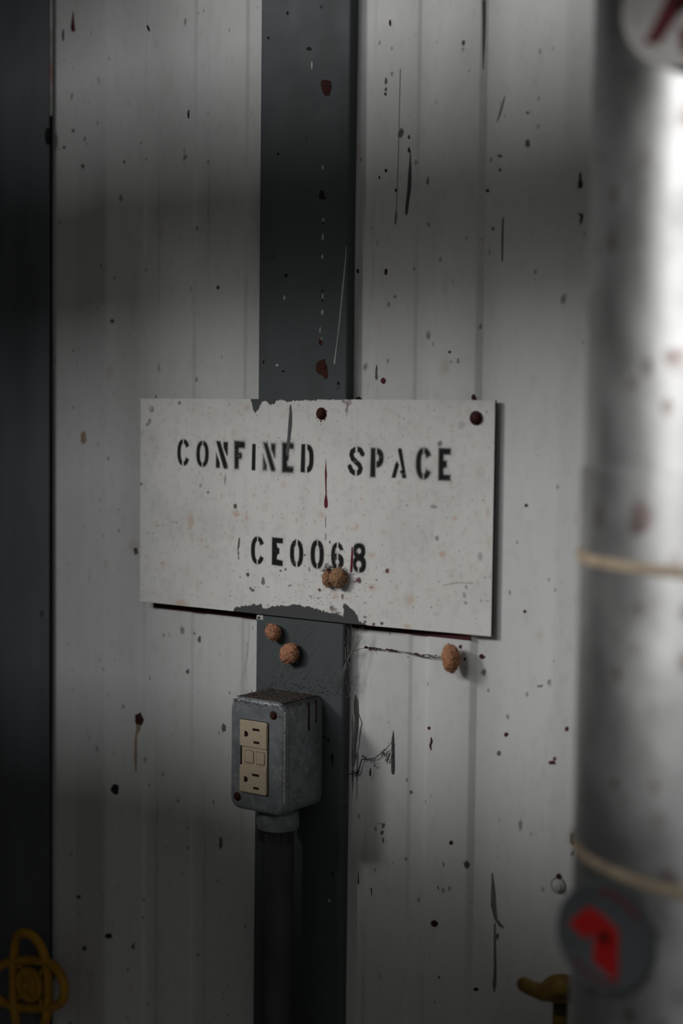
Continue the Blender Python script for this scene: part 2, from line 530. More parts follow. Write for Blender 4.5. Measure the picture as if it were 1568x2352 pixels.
# ------------------------------------------------------------------ marks (paint drips, chips, stains) with a thickness of their own
def blob_mesh(name, outline, yfun, mats, root, thick=0.0003):
    """outline: list of (x, z) in wall coordinates -> thin proud mark that follows the surface"""
    b = MB()
    c = np.mean(np.array(outline), 0)
    m = len(outline)
    front = [(x, yfun(x) - thick * 0.35, z) for x, z in outline]
    mid = [(c[0] + (x - c[0]) * 0.8, yfun(c[0] + (x - c[0]) * 0.8) - thick, c[1] + (z - c[1]) * 0.8) for x, z in outline]
    back = [(x, yfun(x) + 0.0001, z) for x, z in outline]
    cc = (c[0], yfun(c[0]) - thick, c[1])
    vs = back + front + mid + [cc]
    fs = [(k, (k + 1) % m, m + (k + 1) % m, m + k) for k in range(m)]
    fs += [(m + k, m + (k + 1) % m, 2 * m + (k + 1) % m, 2 * m + k) for k in range(m)]
    fs += [(2 * m + k, 2 * m + (k + 1) % m, 3 * m) for k in range(m)]
    b.add(vs, fs, 0, False)
    return attach(b.build(name, mats), root)


def strip_mark(name, pts, mt, root, proj, yfun, thick=0.0003):
    """pts: (px, py, width_px) down the mark; a run of paint with its own width profile"""
    L_, R_ = [], []
    for (x, y, wd) in pts:
        j = random.uniform(-0.12, 0.12) * wd
        a = proj(x - wd / 2 + j, y); c = proj(x + wd / 2 + j, y)
        L_.append((a[0], a[2])); R_.append((c[0], c[2]))
    m = len(pts)
    b = MB()
    vs = []
    for (a, c) in zip(L_, R_):
        xm, zm = (a[0] + c[0]) / 2, (a[1] + c[1]) / 2
        vs += [(a[0], yfun(a[0]) - 0.00005, a[1]), (xm, yfun(xm) - thick, zm), (c[0], yfun(c[0]) - 0.00005, c[1])]
    fs = []
    for k in range(m - 1):
        fs += [(3 * k, 3 * k + 1, 3 * k + 4, 3 * k + 3), (3 * k + 1, 3 * k + 2, 3 * k + 5, 3 * k + 4)]
    nb = len(vs)
    vs += [(v[0], yfun(v[0]) + 0.0002, v[2]) for v in vs]
    for k in range(m - 1):
        fs += [(3 * k, 3 * k + 3, nb + 3 * k + 3, nb + 3 * k), (3 * k + 2, nb + 3 * k + 2, nb + 3 * k + 5, 3 * k + 5)]
    b.add(vs, fs, 0, False)
    return attach(b.build(name, mt), root)


def blob(name, px, py, rx, ry, mt, root, proj, yfun, rough=0.25, m=14, tilt=0.0, thick=0.0003):
    out = []
    ph = random.uniform(0, 9)
    for k in range(m):
        a = 2 * math.pi * k / m
        q = 1 + rough * (noise.noise((math.cos(a) * 1.3 + ph, math.sin(a) * 1.3, ph)) * 2)
        dx, dy = rx * q * math.cos(a), ry * q * math.sin(a)
        p = proj(px + dx * math.cos(tilt) - dy * math.sin(tilt), py + dx * math.sin(tilt) + dy * math.cos(tilt))
        out.append((p[0], p[2]))
    return blob_mesh(name, out, yfun, mt, root, thick)


# wall marks ----------------------------------------------------------------
WD = dict(root=wall_back, proj=on_wall, yfun=wall_y)
drips = [
    (M_red, [(168, 25, 1), (168, 36, 4), (167, 48, 6), (168, 58, 9), (168, 68, 10), (168, 73, 6)]),
    (M_drip, [(942, 345, 2), (942, 372, 4), (942, 395, 8), (940, 430, 9), (937, 460, 8), (934, 485, 7), (933, 494, 4)]),
    (M_grime, [(919, 158, 2), (917, 260, 1.6), (914, 380, 1.8), (910, 480, 1.6), (909, 492, 4), (908, 510, 4.5), (908, 516, 2)]),
    (M_drip, [(903, 1678, 1.5), (903, 1700, 7), (902, 1730, 8), (903, 1765, 9), (903, 1774, 8), (903, 1779, 4)]),
    (M_drip, [(851, 1763, 1.5), (850, 1772, 5), (850, 1779, 5), (850, 1783, 2)]),
    (M_black, [(1332, 397, 6), (1332, 410, 6), (1333, 424, 11), (1332, 433, 9)]),
    (M_black, [(1326, 492, 5), (1332, 490, 12), (1336, 496, 8), (1334, 508, 6), (1333, 516, 3)]),
    (M_debris, [(990, 1693, 2), (991, 1703, 6), (988, 1713, 5), (990, 1723, 3)]),
    (M_grime, [(1130, 2005, 3), (1133, 2045, 10), (1133, 2080, 13), (1138, 2110, 8), (1150, 2128, 10), (1157, 2133, 2)]),
    (M_grime, [(1136, 2120, 4), (1136, 2230, 7), (1136, 2262, 9), (1135, 2278, 3)]),
    (M_black, [(1155, 500, 3), (1154, 540, 4), (1153, 600, 3)]),
    (M_grime, [(1112, 0, 9), (1111, 50, 8), (1110, 100, 6), (1109, 160, 2)]),
    (M_tan, [(316, 1660, 3), (312, 1700, 6), (311, 1740, 7), (312, 1772, 3)]),
    (M_black, [(822, 2003, 1.2), (823, 2020, 2), (822, 2030, 4)]),
    (M_black, [(852, 2040, 3), (853, 2053, 1.5), (853, 2056, 3)]),
    (M_grime, [(865, 1890, 5), (880, 1892, 9), (879, 1902, 4)]),
    (M_grime, [(1020, 1346, 2), (1022, 1348, 2)]),
    (M_grime, [(824, 1640, 2), (831, 1660, 3), (826, 1690, 3), (824, 1720, 1.5)]),
    (M_grime, [(1141, 280, 2), (1148, 262, 5), (1156, 232, 4), (1160, 220, 2)]),
    (M_grime, [(865, 838, 2), (864, 850, 4), (865, 868, 7), (864, 873, 2)]),
    (M_black, [(433, 253, 3), (433, 262, 5), (433, 272, 3)]),
    (M_black, [(338, 58, 4), (340, 65, 6), (343, 72, 3)]),
    (M_black, [(145, 68, 3), (145, 82, 5), (145, 94, 3)]),
    (M_red, [(865, 840, 2), (865, 850, 3), (865, 853, 1)]),
    (M_grime, [(1247, 1573, 2), (1240, 1575, 14), (1240, 1578, 10)]),
]
for mt, pts in drips:
    strip_mark('paint_drip', pts, mt, **WD)
blobs = [
    (886, 186, 3, 8, M_grime), (886, 205, 3, 4, M_grime), (885, 216, 2.5, 4, M_black), (1064, 98, 4, 6, M_drip), (896, 52, 3, 7, M_debris),
    (939, 315, 3, 5, M_debris), (939, 345, 3, 7, M_debris), (886, 392, 3, 4, M_black), (871, 408, 2, 4, M_black), (909, 437, 3, 4, M_black),
    (982, 415, 2.5, 8, M_grime), (1148, 358, 5, 4, M_grime), (1148, 390, 4, 4, M_grime), (1120, 437, 4, 4, M_black), (1211, 259, 4, 3, M_grime),
    (1211, 330, 6, 9, M_grime), (886, 624, 4, 8, M_debris), (190, 382, 5, 5, M_grime), (147, 339, 4, 3, M_black), (285, 372, 3, 4, M_grime),
    (880, 874, 6, 7, M_red), (1088, 913, 5, 8, M_debris), (824, 916, 7, 6, M_debris), (1032, 808, 4, 3, M_red), (1208, 1161, 4, 4, M_debris),
    (1205, 1405, 4, 4, M_debris), (192, 1006, 7, 15, M_tan), (320, 1650, 10, 16, M_debris), (265, 1812, 10, 11, M_black), (318, 1672, 6, 12, M_tan),
    (985, 1672, 3.5, 4, M_red), (1268, 1752, 9, 5, M_red), (1274, 1742, 4, 4, M_red), (1301, 1674, 5, 6, M_red), (1107, 1508, 6, 6, M_debris),
    (1057, 1486, 4, 4, M_debris), (1162, 1687, 5, 5, M_debris), (250, 2150, 9, 6, M_black), (194, 2178, 5, 5, M_black), (181, 2060, 5, 4, M_black),
    (507, 1935, 5, 14, M_grime), (514, 1672, 5, 10, M_grime), (458, 1468, 4, 7, M_grime), (431, 1542, 4, 5, M_grime), (997, 2120, 8, 8, M_debris),
    (1093, 2272, 6, 4, M_black), (1036, 1936, 5, 5, M_debris), (877, 1912, 4, 5, M_grime), (880, 1930, 3, 6, M_grime), (944, 1820, 4, 4, M_grime),
    (1335, 1283, 8, 5, M_tan), (1142, 1120, 4, 16, M_tan), (1314, 1925, 6, 14, M_black), (98, 1022, 5, 6, M_black), (1067, 1514, 3, 3, M_black),
    (1070, 12, 8, 6, M_tan), (410, 420, 11, 18, M_tan), (921, 140, 9, 10, M_tan), (1050, 270, 9, 6, M_tan), (390, 182, 4, 6, M_tan), (450, 212, 4, 5, M_tan),
    (1112, 1545, 4, 8, M_grime), (1145, 1730, 5, 5, M_grime), (822, 622, 3, 5, M_black), (500, 660, 4, 4, M_grime), (258, 738, 5, 5, M_grime),
    (168, 300, 4, 4, M_grime), (1132, 525, 4, 4, M_grime), (1142, 2150, 4, 7, M_grime), (1008, 2245, 3, 4, M_grime), (900, 1835, 5, 6, M_tan),
]
for (x, y, rx, ry, mt) in blobs:
    if mt is M_tan and x > 380:
        continue
    blob('rust_stain' if mt in (M_tan, M_debris) else 'paint_speck', x, y, rx, ry, mt, **WD)

# brushed grey smear on the sheet right beside the post
strip_mark('brush_smear', [(816, 1596, 3), (818, 1610, 9), (819, 1640, 11), (818, 1670, 9), (816, 1700, 10), (814, 1730, 5), (812, 1760, 3)], M_grime, **WD)
for k in range(22):
    y0 = random.uniform(1600, 1760); ln = random.uniform(30, 90); x0 = random.uniform(808, 824)
    pts = [(x0 - t * ln * 0.02 + random.uniform(-.4, .4), y0 + t * ln, (0.5 + 2.2 * math.sin(math.pi * t) * random.uniform(.5, 1))) for t in np.linspace(0.02, 0.98, 6)]
    strip_mark('brush_smear', pts, M_drip if k % 3 else M_grime, **WD)

# post marks ----------------------------------------------------------------
def on_post(px, py, lift=0):
    return at(px, py, PFY)


PD = dict(root=post, proj=on_post, yfun=lambda x: PFY)
chip1 = [(737, 187), (742, 183), (752, 184), (760, 187), (761, 200), (758, 214), (755, 220), (745, 219), (741, 210), (737, 196)]
chip2 = [(726, 838), (730, 830), (738, 826), (746, 824), (747, 833), (751, 840), (752, 855), (753, 865), (747, 871), (740, 862), (731, 858), (726, 852)]
for ch in (chip1, chip2):
    c = np.mean(np.array(ch), 0)
    out = [tuple(on_post(c[0] + (x - c[0]) * 1.07, c[1] + (y - c[1]) * 1.07)[[0, 2]]) for x, y in ch]
    blob_mesh('paint_chip_rim', out, lambda x: PFY, M_drip, post, 0.0003)
    out = [tuple(on_post(x, y)[[0, 2]]) for x, y in ch]
    blob_mesh('paint_chip', out, lambda x: PFY - 0.0002, M_rust, post, 0.0003)
strip_mark('scratch', [(795, 566, 1), (793, 600, 2), (787, 660, 3), (783, 700, 2.4), (778, 750, 2.2), (773, 790, 1.8), (769, 826, 3), (768, 836, 3)], M_white, **PD)
for (x, y, rx, ry, mt) in [(741, 385, 2, 5, M_white), (738, 448, 6, 11, M_black), (745, 455, 4, 3, M_rust), (742, 505, 2, 4, M_white), (742, 513, 2, 3, M_black),
                           (741, 545, 2.5, 8, M_white), (740, 590, 2, 5, M_white), (740, 668, 2.5, 4, M_black), (741, 680, 2, 7, M_white), (740, 690, 2, 4, M_black), (740, 717, 2.5, 6, M_white),
                           (736, 785, 4, 8, M_rust), (738, 780, 2, 4, M_white), (735, 758, 1.5, 6, M_white), (653, 684, 2.5, 5, M_white), (657, 633, 4, 4, M_black), (623, 590, 6, 7, M_drip),
                           (710, 112, 6, 4, M_black), (616, 87, 3, 3, M_black), (660, 30, 3, 4, M_black), (716, 150, 2, 8, M_white), (639, 353, 3, 3, M_black), (605, 832, 2, 4, M_black),
                           (636, 839, 3, 3, M_white), (650, 853, 3, 3, M_black), (777, 880, 3, 4, M_black), (776, 890, 4, 4, M_drip),
                           (763, 1744, 3.5, 13, M_black), (754, 1700, 2.5, 5, M_black), (743, 1692, 3, 4, M_black), (764, 2008, 3, 4, M_black), (756, 2068, 2, 4, M_white)]:
    blob('paint_speck', x, y, rx, ry, mt, **PD)
sq = [(590, 1411), (604, 1413), (604, 1424), (589, 1422)]
blob_mesh('paint_patch', [tuple(on_post(x, y)[[0, 2]]) for x, y in sq], lambda x: PFY, M_white, post)
blob('paint_speck', 595, 1418, 3, 3, M_black, root=post, proj=on_post, yfun=lambda x: PFY - 0.0002)

# ------------------------------------------------------------------ the sign
SW, SH = 0.4055, 0.2032
RES = 0.0005
nx, nz = int(round(SW / RES)) + 1, int(round(SH / RES)) + 1
gx = np.linspace(0, SW, nx)
gz = np.linspace(0, SH, nz)
GX, GZ = np.meshgrid(gx, gz)                # metres, z up
img = np.empty((nz, nx, 3))


def fbm(shape, cells, seed, octaves=4):
    r = np.random.default_rng(seed)
    out = np.zeros(shape); amp = 1.0; tot = 0
    for o in range(octaves):
        cz, cx = max(2, int(cells[0] * 2 ** o)), max(2, int(cells[1] * 2 ** o))
        g = r.random((cz + 2, cx + 2))
        zz = np.linspace(0, cz, shape[0]); xx = np.linspace(0, cx, shape[1])
        zi = zz.astype(int); xi = xx.astype(int)
        fz = (zz - zi)[:, None]; fx = (xx - xi)[None]
        fz = fz * fz * (3 - 2 * fz); fx = fx * fx * (3 - 2 * fx)
        v = (g[zi][:, xi] * (1 - fz) * (1 - fx) + g[zi + 1][:, xi] * fz * (1 - fx) +
             g[zi][:, xi + 1] * (1 - fz) * fx + g[zi + 1][:, xi + 1] * fz * fx)
        out += amp * v; tot += amp; amp *= 0.55
    return out / tot


n1 = fbm((nz, nx), (5, 9), 1)
n2 = fbm((nz, nx), (40, 80), 2)
n3 = fbm((nz, nx), (7, 60), 3, 3)
base = np.array([0.665, 0.650, 0.625])
img[:] = base
img *= (1 - 0.09 * np.clip((n1 - 0.5) * 3, 0, 1) - 0.10 * np.clip((n2 - 0.55) * 4, 0, 1) - 0.06 * np.clip((n3 - 0.5) * 3, 0, 1))[..., None]


def s_mm(px, py):
    p = at(px, py, 0.0)
    return p[0], p[2] - BZ


def blend(mask, color, sl=None):
    c = np.array(color)
    if sl is None:
        img[:] = img * (1 - mask[..., None]) + c * mask[..., None]
    else:
        img[sl] = img[sl] * (1 - mask[..., None]) + c * mask[..., None]


def window(x0, x1, z0, z1, pad=0.008):
    i0 = max(0, int((z0 - pad) / RES)); i1 = min(nz, int((z1 + pad) / RES) + 2)
    j0 = max(0, int((x0 - pad) / RES)); j1 = min(nx, int((x1 + pad) / RES) + 2)
    return (slice(i0, i1), slice(j0, j1))


def sd_poly(X, Z, poly):
    P = np.array(poly, float)
    d = np.full(X.shape, 1e9)
    inside = np.zeros(X.shape, bool)
    m = len(P)
    for i in range(m):
        a, c = P[i], P[(i + 1) % m]
        e = c - a
        wx, wz = X - a[0], Z - a[1]
        L2 = e @ e
        if L2 < 1e-16:
            continue
        t = np.clip((wx * e[0] + wz * e[1]) / L2, 0, 1)
        d = np.minimum(d, (wx - e[0] * t) ** 2 + (wz - e[1] * t) ** 2)
        cond = (a[1] > Z) != (c[1] > Z)
        with np.errstate(divide='ignore', invalid='ignore'):
            xi = (c[0] - a[0]) * (Z - a[1]) / (c[1] - a[1] + 1e-15) + a[0]
        inside ^= cond & (X < xi)
    d = np.sqrt(d)
    return np.where(inside, -d, d)


def sd_line(X, Z, pts, hw):
    d = np.full(X.shape, 1e9)
    for (a, c) in zip(pts[:-1], pts[1:]):
        a = np.array(a); c = np.array(c); e = c - a
        wx, wz = X - a[0], Z - a[1]
        t = np.clip((wx * e[0] + wz * e[1]) / (e @ e + 1e-18), 0, 1)
        d = np.minimum(d, np.hypot(wx - e[0] * t, wz - e[1] * t))
    return d - hw


# rust-coloured smears
def smear(px, py, rx, ry, color, amt, soft=0.6, seed=0):
    x, z = s_mm(px, py)
    k = 0.00052
    rx, ry = rx * k, ry * 0.00042
    sl = window(x - rx * 2, x + rx * 2, z - ry * 2, z + ry * 2, 0.001)
    X, Z = GX[sl], GZ[sl]
    nn = n2[sl] - 0.5
    q = np.hypot((X - x) / rx, (Z - z) / ry) + nn * 1.6
    m_ = np.clip((1.15 - q) / soft, 0, 1) * amt
    blend(m_, color, sl)


RU = (0.50, 0.285, 0.165)
for (x, y, rx, ry, a) in [(437, 1195, 10, 22, .55), (440, 1235, 7, 18, .25), (541, 1178, 10, 8, .45), (542, 1183, 6, 4, .6), (567, 1192, 6, 6, .5), (566, 938, 9, 8, .5), (548, 948, 5, 6, .4), (443, 942, 5, 5, .45),
                          (536, 995, 8, 14, .35), (681, 1195, 5, 8, .45), (722, 1196, 4, 5, .45), (735, 1180, 12, 9, .3), (740, 1185, 5, 6, .4), (812, 1216, 10, 6, .3), (797, 1213, 4, 3, .6), (820, 1209, 4, 5, .6), (507, 1090, 4, 5, .55),
                          (508, 1138, 5, 7, .35), (444, 1130, 4, 4, .6), (652, 1113, 8, 7, .3), (608, 1165, 8, 12, .25), (660, 940, 6, 7, .25), (926, 1204, 5, 5, .4), (882, 1222, 7, 6, .35), (1045, 1192, 6, 6, .55), (1014, 1274, 7, 8, .65), (854, 1274, 9, 7, .5),
                          (854, 1350, 11, 8, .5), (938, 1380, 13, 18, .45), (898, 1385, 8, 4, .3), (1036, 1325, 8, 7, .45), (911, 1350, 5, 8, .35), (1068, 1219, 4, 6, .35), (1120, 1180, 5, 12, .45), (1123, 1248, 6, 14, .3), (916, 1110, 5, 5, .35), (1098, 1088, 6, 6, .3),
                          (1075, 943, 6, 8, .3), (958, 1146, 5, 12, .25), (830, 1146, 5, 4, .5), (836, 1183, 4, 3, .5), (463, 1240, 5, 5, .5), (475, 1256, 6, 6, .45), (533, 1235, 5, 5, .45), (376, 1300, 6, 14, .3), (338, 1278, 6, 6, .3),
                          (345, 1385, 20, 5, .4), (415, 1386, 22, 8, .45), (935, 1440, 8, 5, .5), (770, 1370, 7, 8, .5), (795, 1374, 5, 4, .5), (327, 994, 5, 7, .5), (347, 1006, 7, 9, .35), (361, 1028, 7, 6, .35), (500, 905 + 45, 6, 6, .1), (357, 1203, 8, 9, .3), (1030, 1372, 4, 4, .3), (990, 1358, 8, 3, .3),
                          (432, 1313, 6, 20, .2), (455, 1345, 6, 16, .2), (1000, 1065, 6, 12, .18), (700, 1060, 5, 10, .2)]:
    smear(x, y, rx, ry, RU, a * 0.85, 0.8)
for k in range(190):
    x, y = random.uniform(330, 1125), random.uniform(925, 1420)
    smear(x, y, random.uniform(1.5, 6), random.uniform(1.5, 7), random.choice([RU, (0.52, 0.40, 0.27), (0.40, 0.34, 0.28)]), random.uniform(.12, .4), 0.9)
for k in range(430):                          # fine dirt
    x, y = random.uniform(325, 1128), random.uniform(918, 1430)
    smear(x, y, random.uniform(0.8, 2.4), random.uniform(0.8, 3.0), (0.18, 0.165, 0.15), random.uniform(.2, .75), 0.7)
for (x, y, rx, ry, a) in [(348, 938, 5, 7, .8), (412, 925, 4, 4, .7), (344, 967, 4, 5, .6), (338, 975, 4, 4, .6), (324, 1111, 4, 5, .9), (540, 1164, 4, 6, .95), (569, 1320, 5, 5, .95), (575, 1351, 3, 4, .9), (581, 1356, 5, 4, .9), (604, 1336, 4, 8, .8), (478, 1130, 3, 3, .7),
                          (461, 1115, 4, 5, .5), (1003, 1238, 4, 5, .6), (1009, 1018, 4, 6, .7), (1070, 1352, 3, 5, .6), (1066, 1370, 4, 7, .5), (1102, 1281, 4, 8, .4), (517, 1100, 3, 14, .5), (655, 1308, 3, 4, .9), (644, 1311, 3, 3, .8), (458, 1470, 4, 8, .7), (640, 1088, 4, 9, .1)]:
    smear(x, y, rx, ry, (0.07, 0.062, 0.058), a, 0.5)
DR = (0.085, 0.012, 0.022)
for (x, y, rx, ry, a) in [(822, 1333, 8, 6, .9), (815, 1336, 6, 4, .6), (889, 1312, 4, 6, .9), (734, 1356, 4, 4, .95), (786, 1370, 3, 7, .8), (757, 1245, 2.5, 4, .8), (700, 1275, 3, 3, .9), (710, 1308, 3, 7, .6), (765, 1400, 10, 5, .6), (775, 1408, 8, 4, .7), (761, 1395, 5, 4, .6),
                          (838, 1418, 4, 3, .7), (858, 1434, 4, 4, .9), (877, 1433, 3, 3, .9), (838, 1428, 4, 3, .8), (796, 942, 4, 12, .6), (798, 925, 10, 5, .5), (803, 915, 9, 4, .7), (712, 918, 4, 4, .7), (788, 920, 3, 6, .6), (1060, 977, 7, 9, .25), (996, 1165, 6, 3, .5), (765, 1413, 6, 3, .6), (1069, 1388, 4, 4, .6)]:
    smear(x, y, rx, ry, DR, a, 0.5)
for k in range(60):                            # scuffs below the code
    x, y = random.gauss(745, 70), random.gauss(1365, 22)
    smear(x, y, random.uniform(1, 4), random.uniform(0.8, 2.2), (0.10, 0.085, 0.085), random.uniform(.3, .8), 0.5)
for k in range(46):                            # hair scratches
    x, y = random.uniform(560, 1100), random.uniform(925, 1420)
    a = random.uniform(0, math.pi); ln = random.uniform(3, 14)
    p0, p1 = s_mm(x, y), s_mm(x + ln * math.cos(a), y + ln * math.sin(a))
    sl = window(min(p0[0], p1[0]), max(p0[0], p1[0]), min(p0[1], p1[1]), max(p0[1], p1[1]), 0.002)
    blend(np.clip(0.5 - sd_line(GX[sl], GZ[sl], [p0, p1], 0.0001) / 0.0005, 0, 1) * random.uniform(.2, .6), (0.15, 0.13, 0.12), sl)


# stencil letters: polygons in a unit box (u right, v down), traced piece by piece with their bridges
def arc(cx, cy, rx, ry, a0, a1, m=18, n_=2.3):
    out = []
    for k in range(m + 1):
        a = math.radians(a0 + (a1 - a0) * k / m)
        c, s = math.cos(a), math.sin(a)
        out.append((cx + rx * math.copysign(abs(c) ** (2 / n_), c), cy - ry * math.copysign(abs(s) ** (2 / n_), s)))
    return out


def band(cx, cy, ro, ri, a0, a1, n_=2.3):
    return arc(cx, cy, ro[0], ro[1], a0, a1, n_=n_) + arc(cx, cy, ri[0], ri[1], a1, a0, n_=n_)


def C_(t=0.29, g=0.07, ev=0.165):
    o, i = (0.5, 0.5), (0.5 - t, 0.5 - ev)
    return [band(.5, .5, o, i, 91, 269), band(.5, .5, (0.52, .5), (0.52 - t, .5 - ev), 27, 89), band(.5, .5, (0.52, .5), (0.52 - t, .5 - ev), -89, -27)]


def O_(t=0.30, ev=0.17):
    return [band(.5, .5, (.5, .5), (.5 - t, .5 - ev), 91, 269), band(.5, .5, (.5, .5), (.5 - t, .5 - ev), -89, 89)]


N_ = [[(0, 0), (.36, 0), (1, .9), (.96, 1), (.68, 1), (.60, .93)], [(.02, .40), (.34, .78), (.34, .98), (0, .97)], [(.62, .02), (1, .03), (.98, .5), (.90, .53), (.62, .24)]]
F_ = [[(0, 0), (.93, .02), (1, .12), (.97, .27), (.45, .27), (.45, .40), (.72, .42), (.74, .58), (.60, .66), (.46, .65), (.44, 1), (.04, 1)]]
I_ = [[(.12, 0), (1, .01), (.95, 1), (0, 1)]]
E_ = [[(0, 0), (1, .01), (1, .21), (.45, .22), (.45, .37), (.70, .39), (.70, .60), (.47, .62), (.47, .80), (1, .81), (1, 1), (0, 1)]]
Eb = [[(0, 0), (.9, .0), (1, .08), (.98, .22), (.50, .23), (.50, .38), (.62, .42), (.56, .58), (.46, .64), (.50, .76), (.96, .78), (1, .9), (.92, 1), (0, 1)]]
Ec = [[(0, 0), (1, .01), (1, .205), (.45, .205), (.50, .33), (.69, .38), (.69, .56), (.50, .62), (.47, .76), (1, .80), (1, 1), (0, .98)]]
D_ = [[(.05, 0), (.36, 0), (.35, 1), (0, .99)], [(.49, 0)] + arc(.42, .5, .58, .5, 78, -78, n_=2.6) + [(.49, 1), (.49, .82)] + arc(.42, .5, .24, .31, -70, 70, n_=2.6) + [(.49, .2)]]
P_ = [[(.07, 0), (.42, 0), (.44, 1), (.03, 1)], [(.50, 0)] + arc(.47, .34, .53, .335, 86, -86) + [(.47, .68), (.46, .47)] + arc(.42, .335, .22, .125, -80, 80) + [(.50, .2)]]
A_ = [[(.40, .08), (.46, 0), (.66, .02), (1, 1), (.72, 1), (.64, .84), (.58, .83), (.56, .76), (.68, .72)], [(.34, .42), (.50, .56), (.28, 1), (0, 1), (.22, .56)]]
SIX = [band(.5, .5, (.5, .5), (.19, .33), 91, 269), [(.54, 0)] + arc(.5, .5, .5, .5, 84, 42) + [(.98, .28), (.64, .28), (.52, .2)],
       [(.53, .42)] + arc(.45, .70, .55, .30, 72, -84) + [(.53, .86), (.60, .80), (.62, .72), (.53, .62)], [(.24, .38), (.47, .42), (.47, .62), (.38, .7), (.3, .7)]]
EIG = [arc(.47, .26, .46, .27, 0, 360, 28, 2.5)[:-1], arc(.5, .70, .5, .30, 0, 360, 28, 2.4)[:-1]]
S_poly = [(.95, .235), (.80, .10), (.62, .07), (.44, .09), (.25, .16), (.20, .28), (.30, .42), (.52, .53), (.74, .63), (.84, .76), (.76, .88), (.58, .93), (.40, .92), (.22, .85), (.10, .71)]

INK = (0.010, 0.0095, 0.010)
INKG = (0.008, 0.014, 0.012)


def letter(polys, x0, x1, y0, y1, soft=0.7, spray=0.0, cuts=(), holes=(), lines=(), ink=INK, bridge=1.0, slope=0.0):
    xm, ym = (x0 + x1) / 2, (y0 + y1) / 2
    X0, _ = s_mm(x0, ym); X1, _ = s_mm(x1, ym)
    _, Z0 = s_mm(xm, y0); _, Z1 = s_mm(xm, y1)
    wd, ht = X1 - X0, Z0 - Z1
    sl = window(X0, X1, Z1, Z0, 0.009)
    X, Z = GX[sl], GZ[sl]
    f = lambda p: (X0 + p[0] * wd, Z0 - p[1] * ht)
    d = np.full(X.shape, 1.0)
    for p in polys:
        d = np.minimum(d, sd_poly(X, Z, [f(q) for q in p]))
    for pts, hw in lines:
        d = np.minimum(d, sd_line(X, Z, [f(q) for q in pts], hw * wd))
    for (cx, cy, rx, ry) in holes:
        x, z = f((cx, cy))
        q = (np.hypot((X - x) / (rx * wd), (Z - z) / (ry * ht)) - 1) * rx * wd
        d = np.maximum(d, -q)
    dd = d.copy()
    for (u0, u1, v0, v1) in cuts:               # bridges left bare by the stencil
        a, c = f((u0, v0)), f((u1, v1))
        q = np.maximum(np.abs(X - (a[0] + c[0]) / 2) - (c[0] - a[0]) / 2, np.abs(Z - (a[1] + c[1]) / 2) - (a[1] - c[1]) / 2)
        d = np.maximum(d, -q)
    s = soft * 0.00055
    mk = lambda q: 1 / (1 + np.exp(np.clip(q / (s * 0.5), -40, 40)))
    m_ = mk(d) * bridge + mk(dd) * (1 - bridge)
    m_ = np.clip(m_ * 1.02, 0, 1)
    if spray:
        fz = spray * np.exp(-np.clip(dd, 0, None) / 0.0016) * (0.7 + 0.6 * (n2[sl] - .5))
        m_ = np.maximum(m_, np.clip(fz, 0, 1))
    wear = np.clip((n2[sl] - 0.72) * 8, 0, 1) * 0.12
    blend(np.clip(m_ - wear, 0, 1), ink, sl)


gapC = [(.45, .53, -.2, .5), (.41, .52, .5, 1.2)]
gapO = [(.475, .54, -.2, .5), (.455, .53, .5, 1.2)]
letter(C_(), 407, 435, 1008.5, 1070, .8, 0, gapC, ink=INKG)
letter(O_(), 450.5, 479.5, 1012, 1073, 1.1, .18, gapO, bridge=.75)
letter(N_, 495.5, 523.5, 1013, 1077, 1.1, .2)
letter(F_, 537, 563, 1012, 1078, 1.8, .38)
letter(I_, 577.7, 587, 1019, 1080.5, .7)
letter(N_, 603, 633, 1016, 1083, 2.1, .42)
letter(Eb, 647, 675, 1016, 1086.5, 2.0, .45)
letter(D_, 690, 720.3, 1020, 1086, .9, .12)
letter([], 800, 833.5, 1027, 1091.5, .8, 0, [(.475, .60, -.2, .25), (.47, .58, .80, 1.2)], lines=[(S_poly, .155)])
letter(P_, 848.5, 881, 1028.5, 1097, 1.4, .25)
letter(A_, 899, 934, 1029, 1098.5, .9, .08)
letter(C_(.36, .06, .19), 954, 991, 1028, 1102.5, 1.8, .35, gapC, bridge=.12)
letter(E_, 1006, 1035, 1029, 1105.5, 1.6, .35)
letter(C_(.31), 576, 606.5, 1232, 1296.5, .8, .1, [(.47, .53, -.2, .5), (.45, .52, .5, 1.2)])
letter(Ec, 624, 649.5, 1234.5, 1300, .9, .15)
letter(O_(.32, .18), 665.5, 696.5, 1239.5, 1303, .8, .1, [(.46, .56, -.2, 1.2)])
letter(O_(.34, .19), 712.7, 744, 1240, 1307, 1.0, .15, [(.48, .54, -.2, 1.2)], bridge=.6)
letter(SIX, 760, 789.5, 1246, 1308, .8, 0, [(.45, .55, -.2, 1.2)], holes=[(.5, .28, .16, .085), (.5, .72, .15, .085)])
letter(EIG, 810, 841, 1248, 1316, 1.1, .2, [(.39, .47, .80, 1.2)], holes=[(.46, .26, .14, .085), (.45, .715, .18, .11)])
sm = np.array(INK)
# small chips in the lettering
for k in range(46):
    x, y = random.choice([(random.uniform(712, 840), random.uniform(1248, 1312)), (random.uniform(665, 745), random.uniform(1245, 1300)), (random.uniform(537, 560), random.uniform(1014, 1050))])
    smear(x, y, random.uniform(.7, 1.7), random.uniform(.7, 2.2), (0.33, 0.31, 0.30), random.uniform(.3, .9), 0.5)

# old grey and red paint on the face
GP = (0.066, 0.067, 0.068)


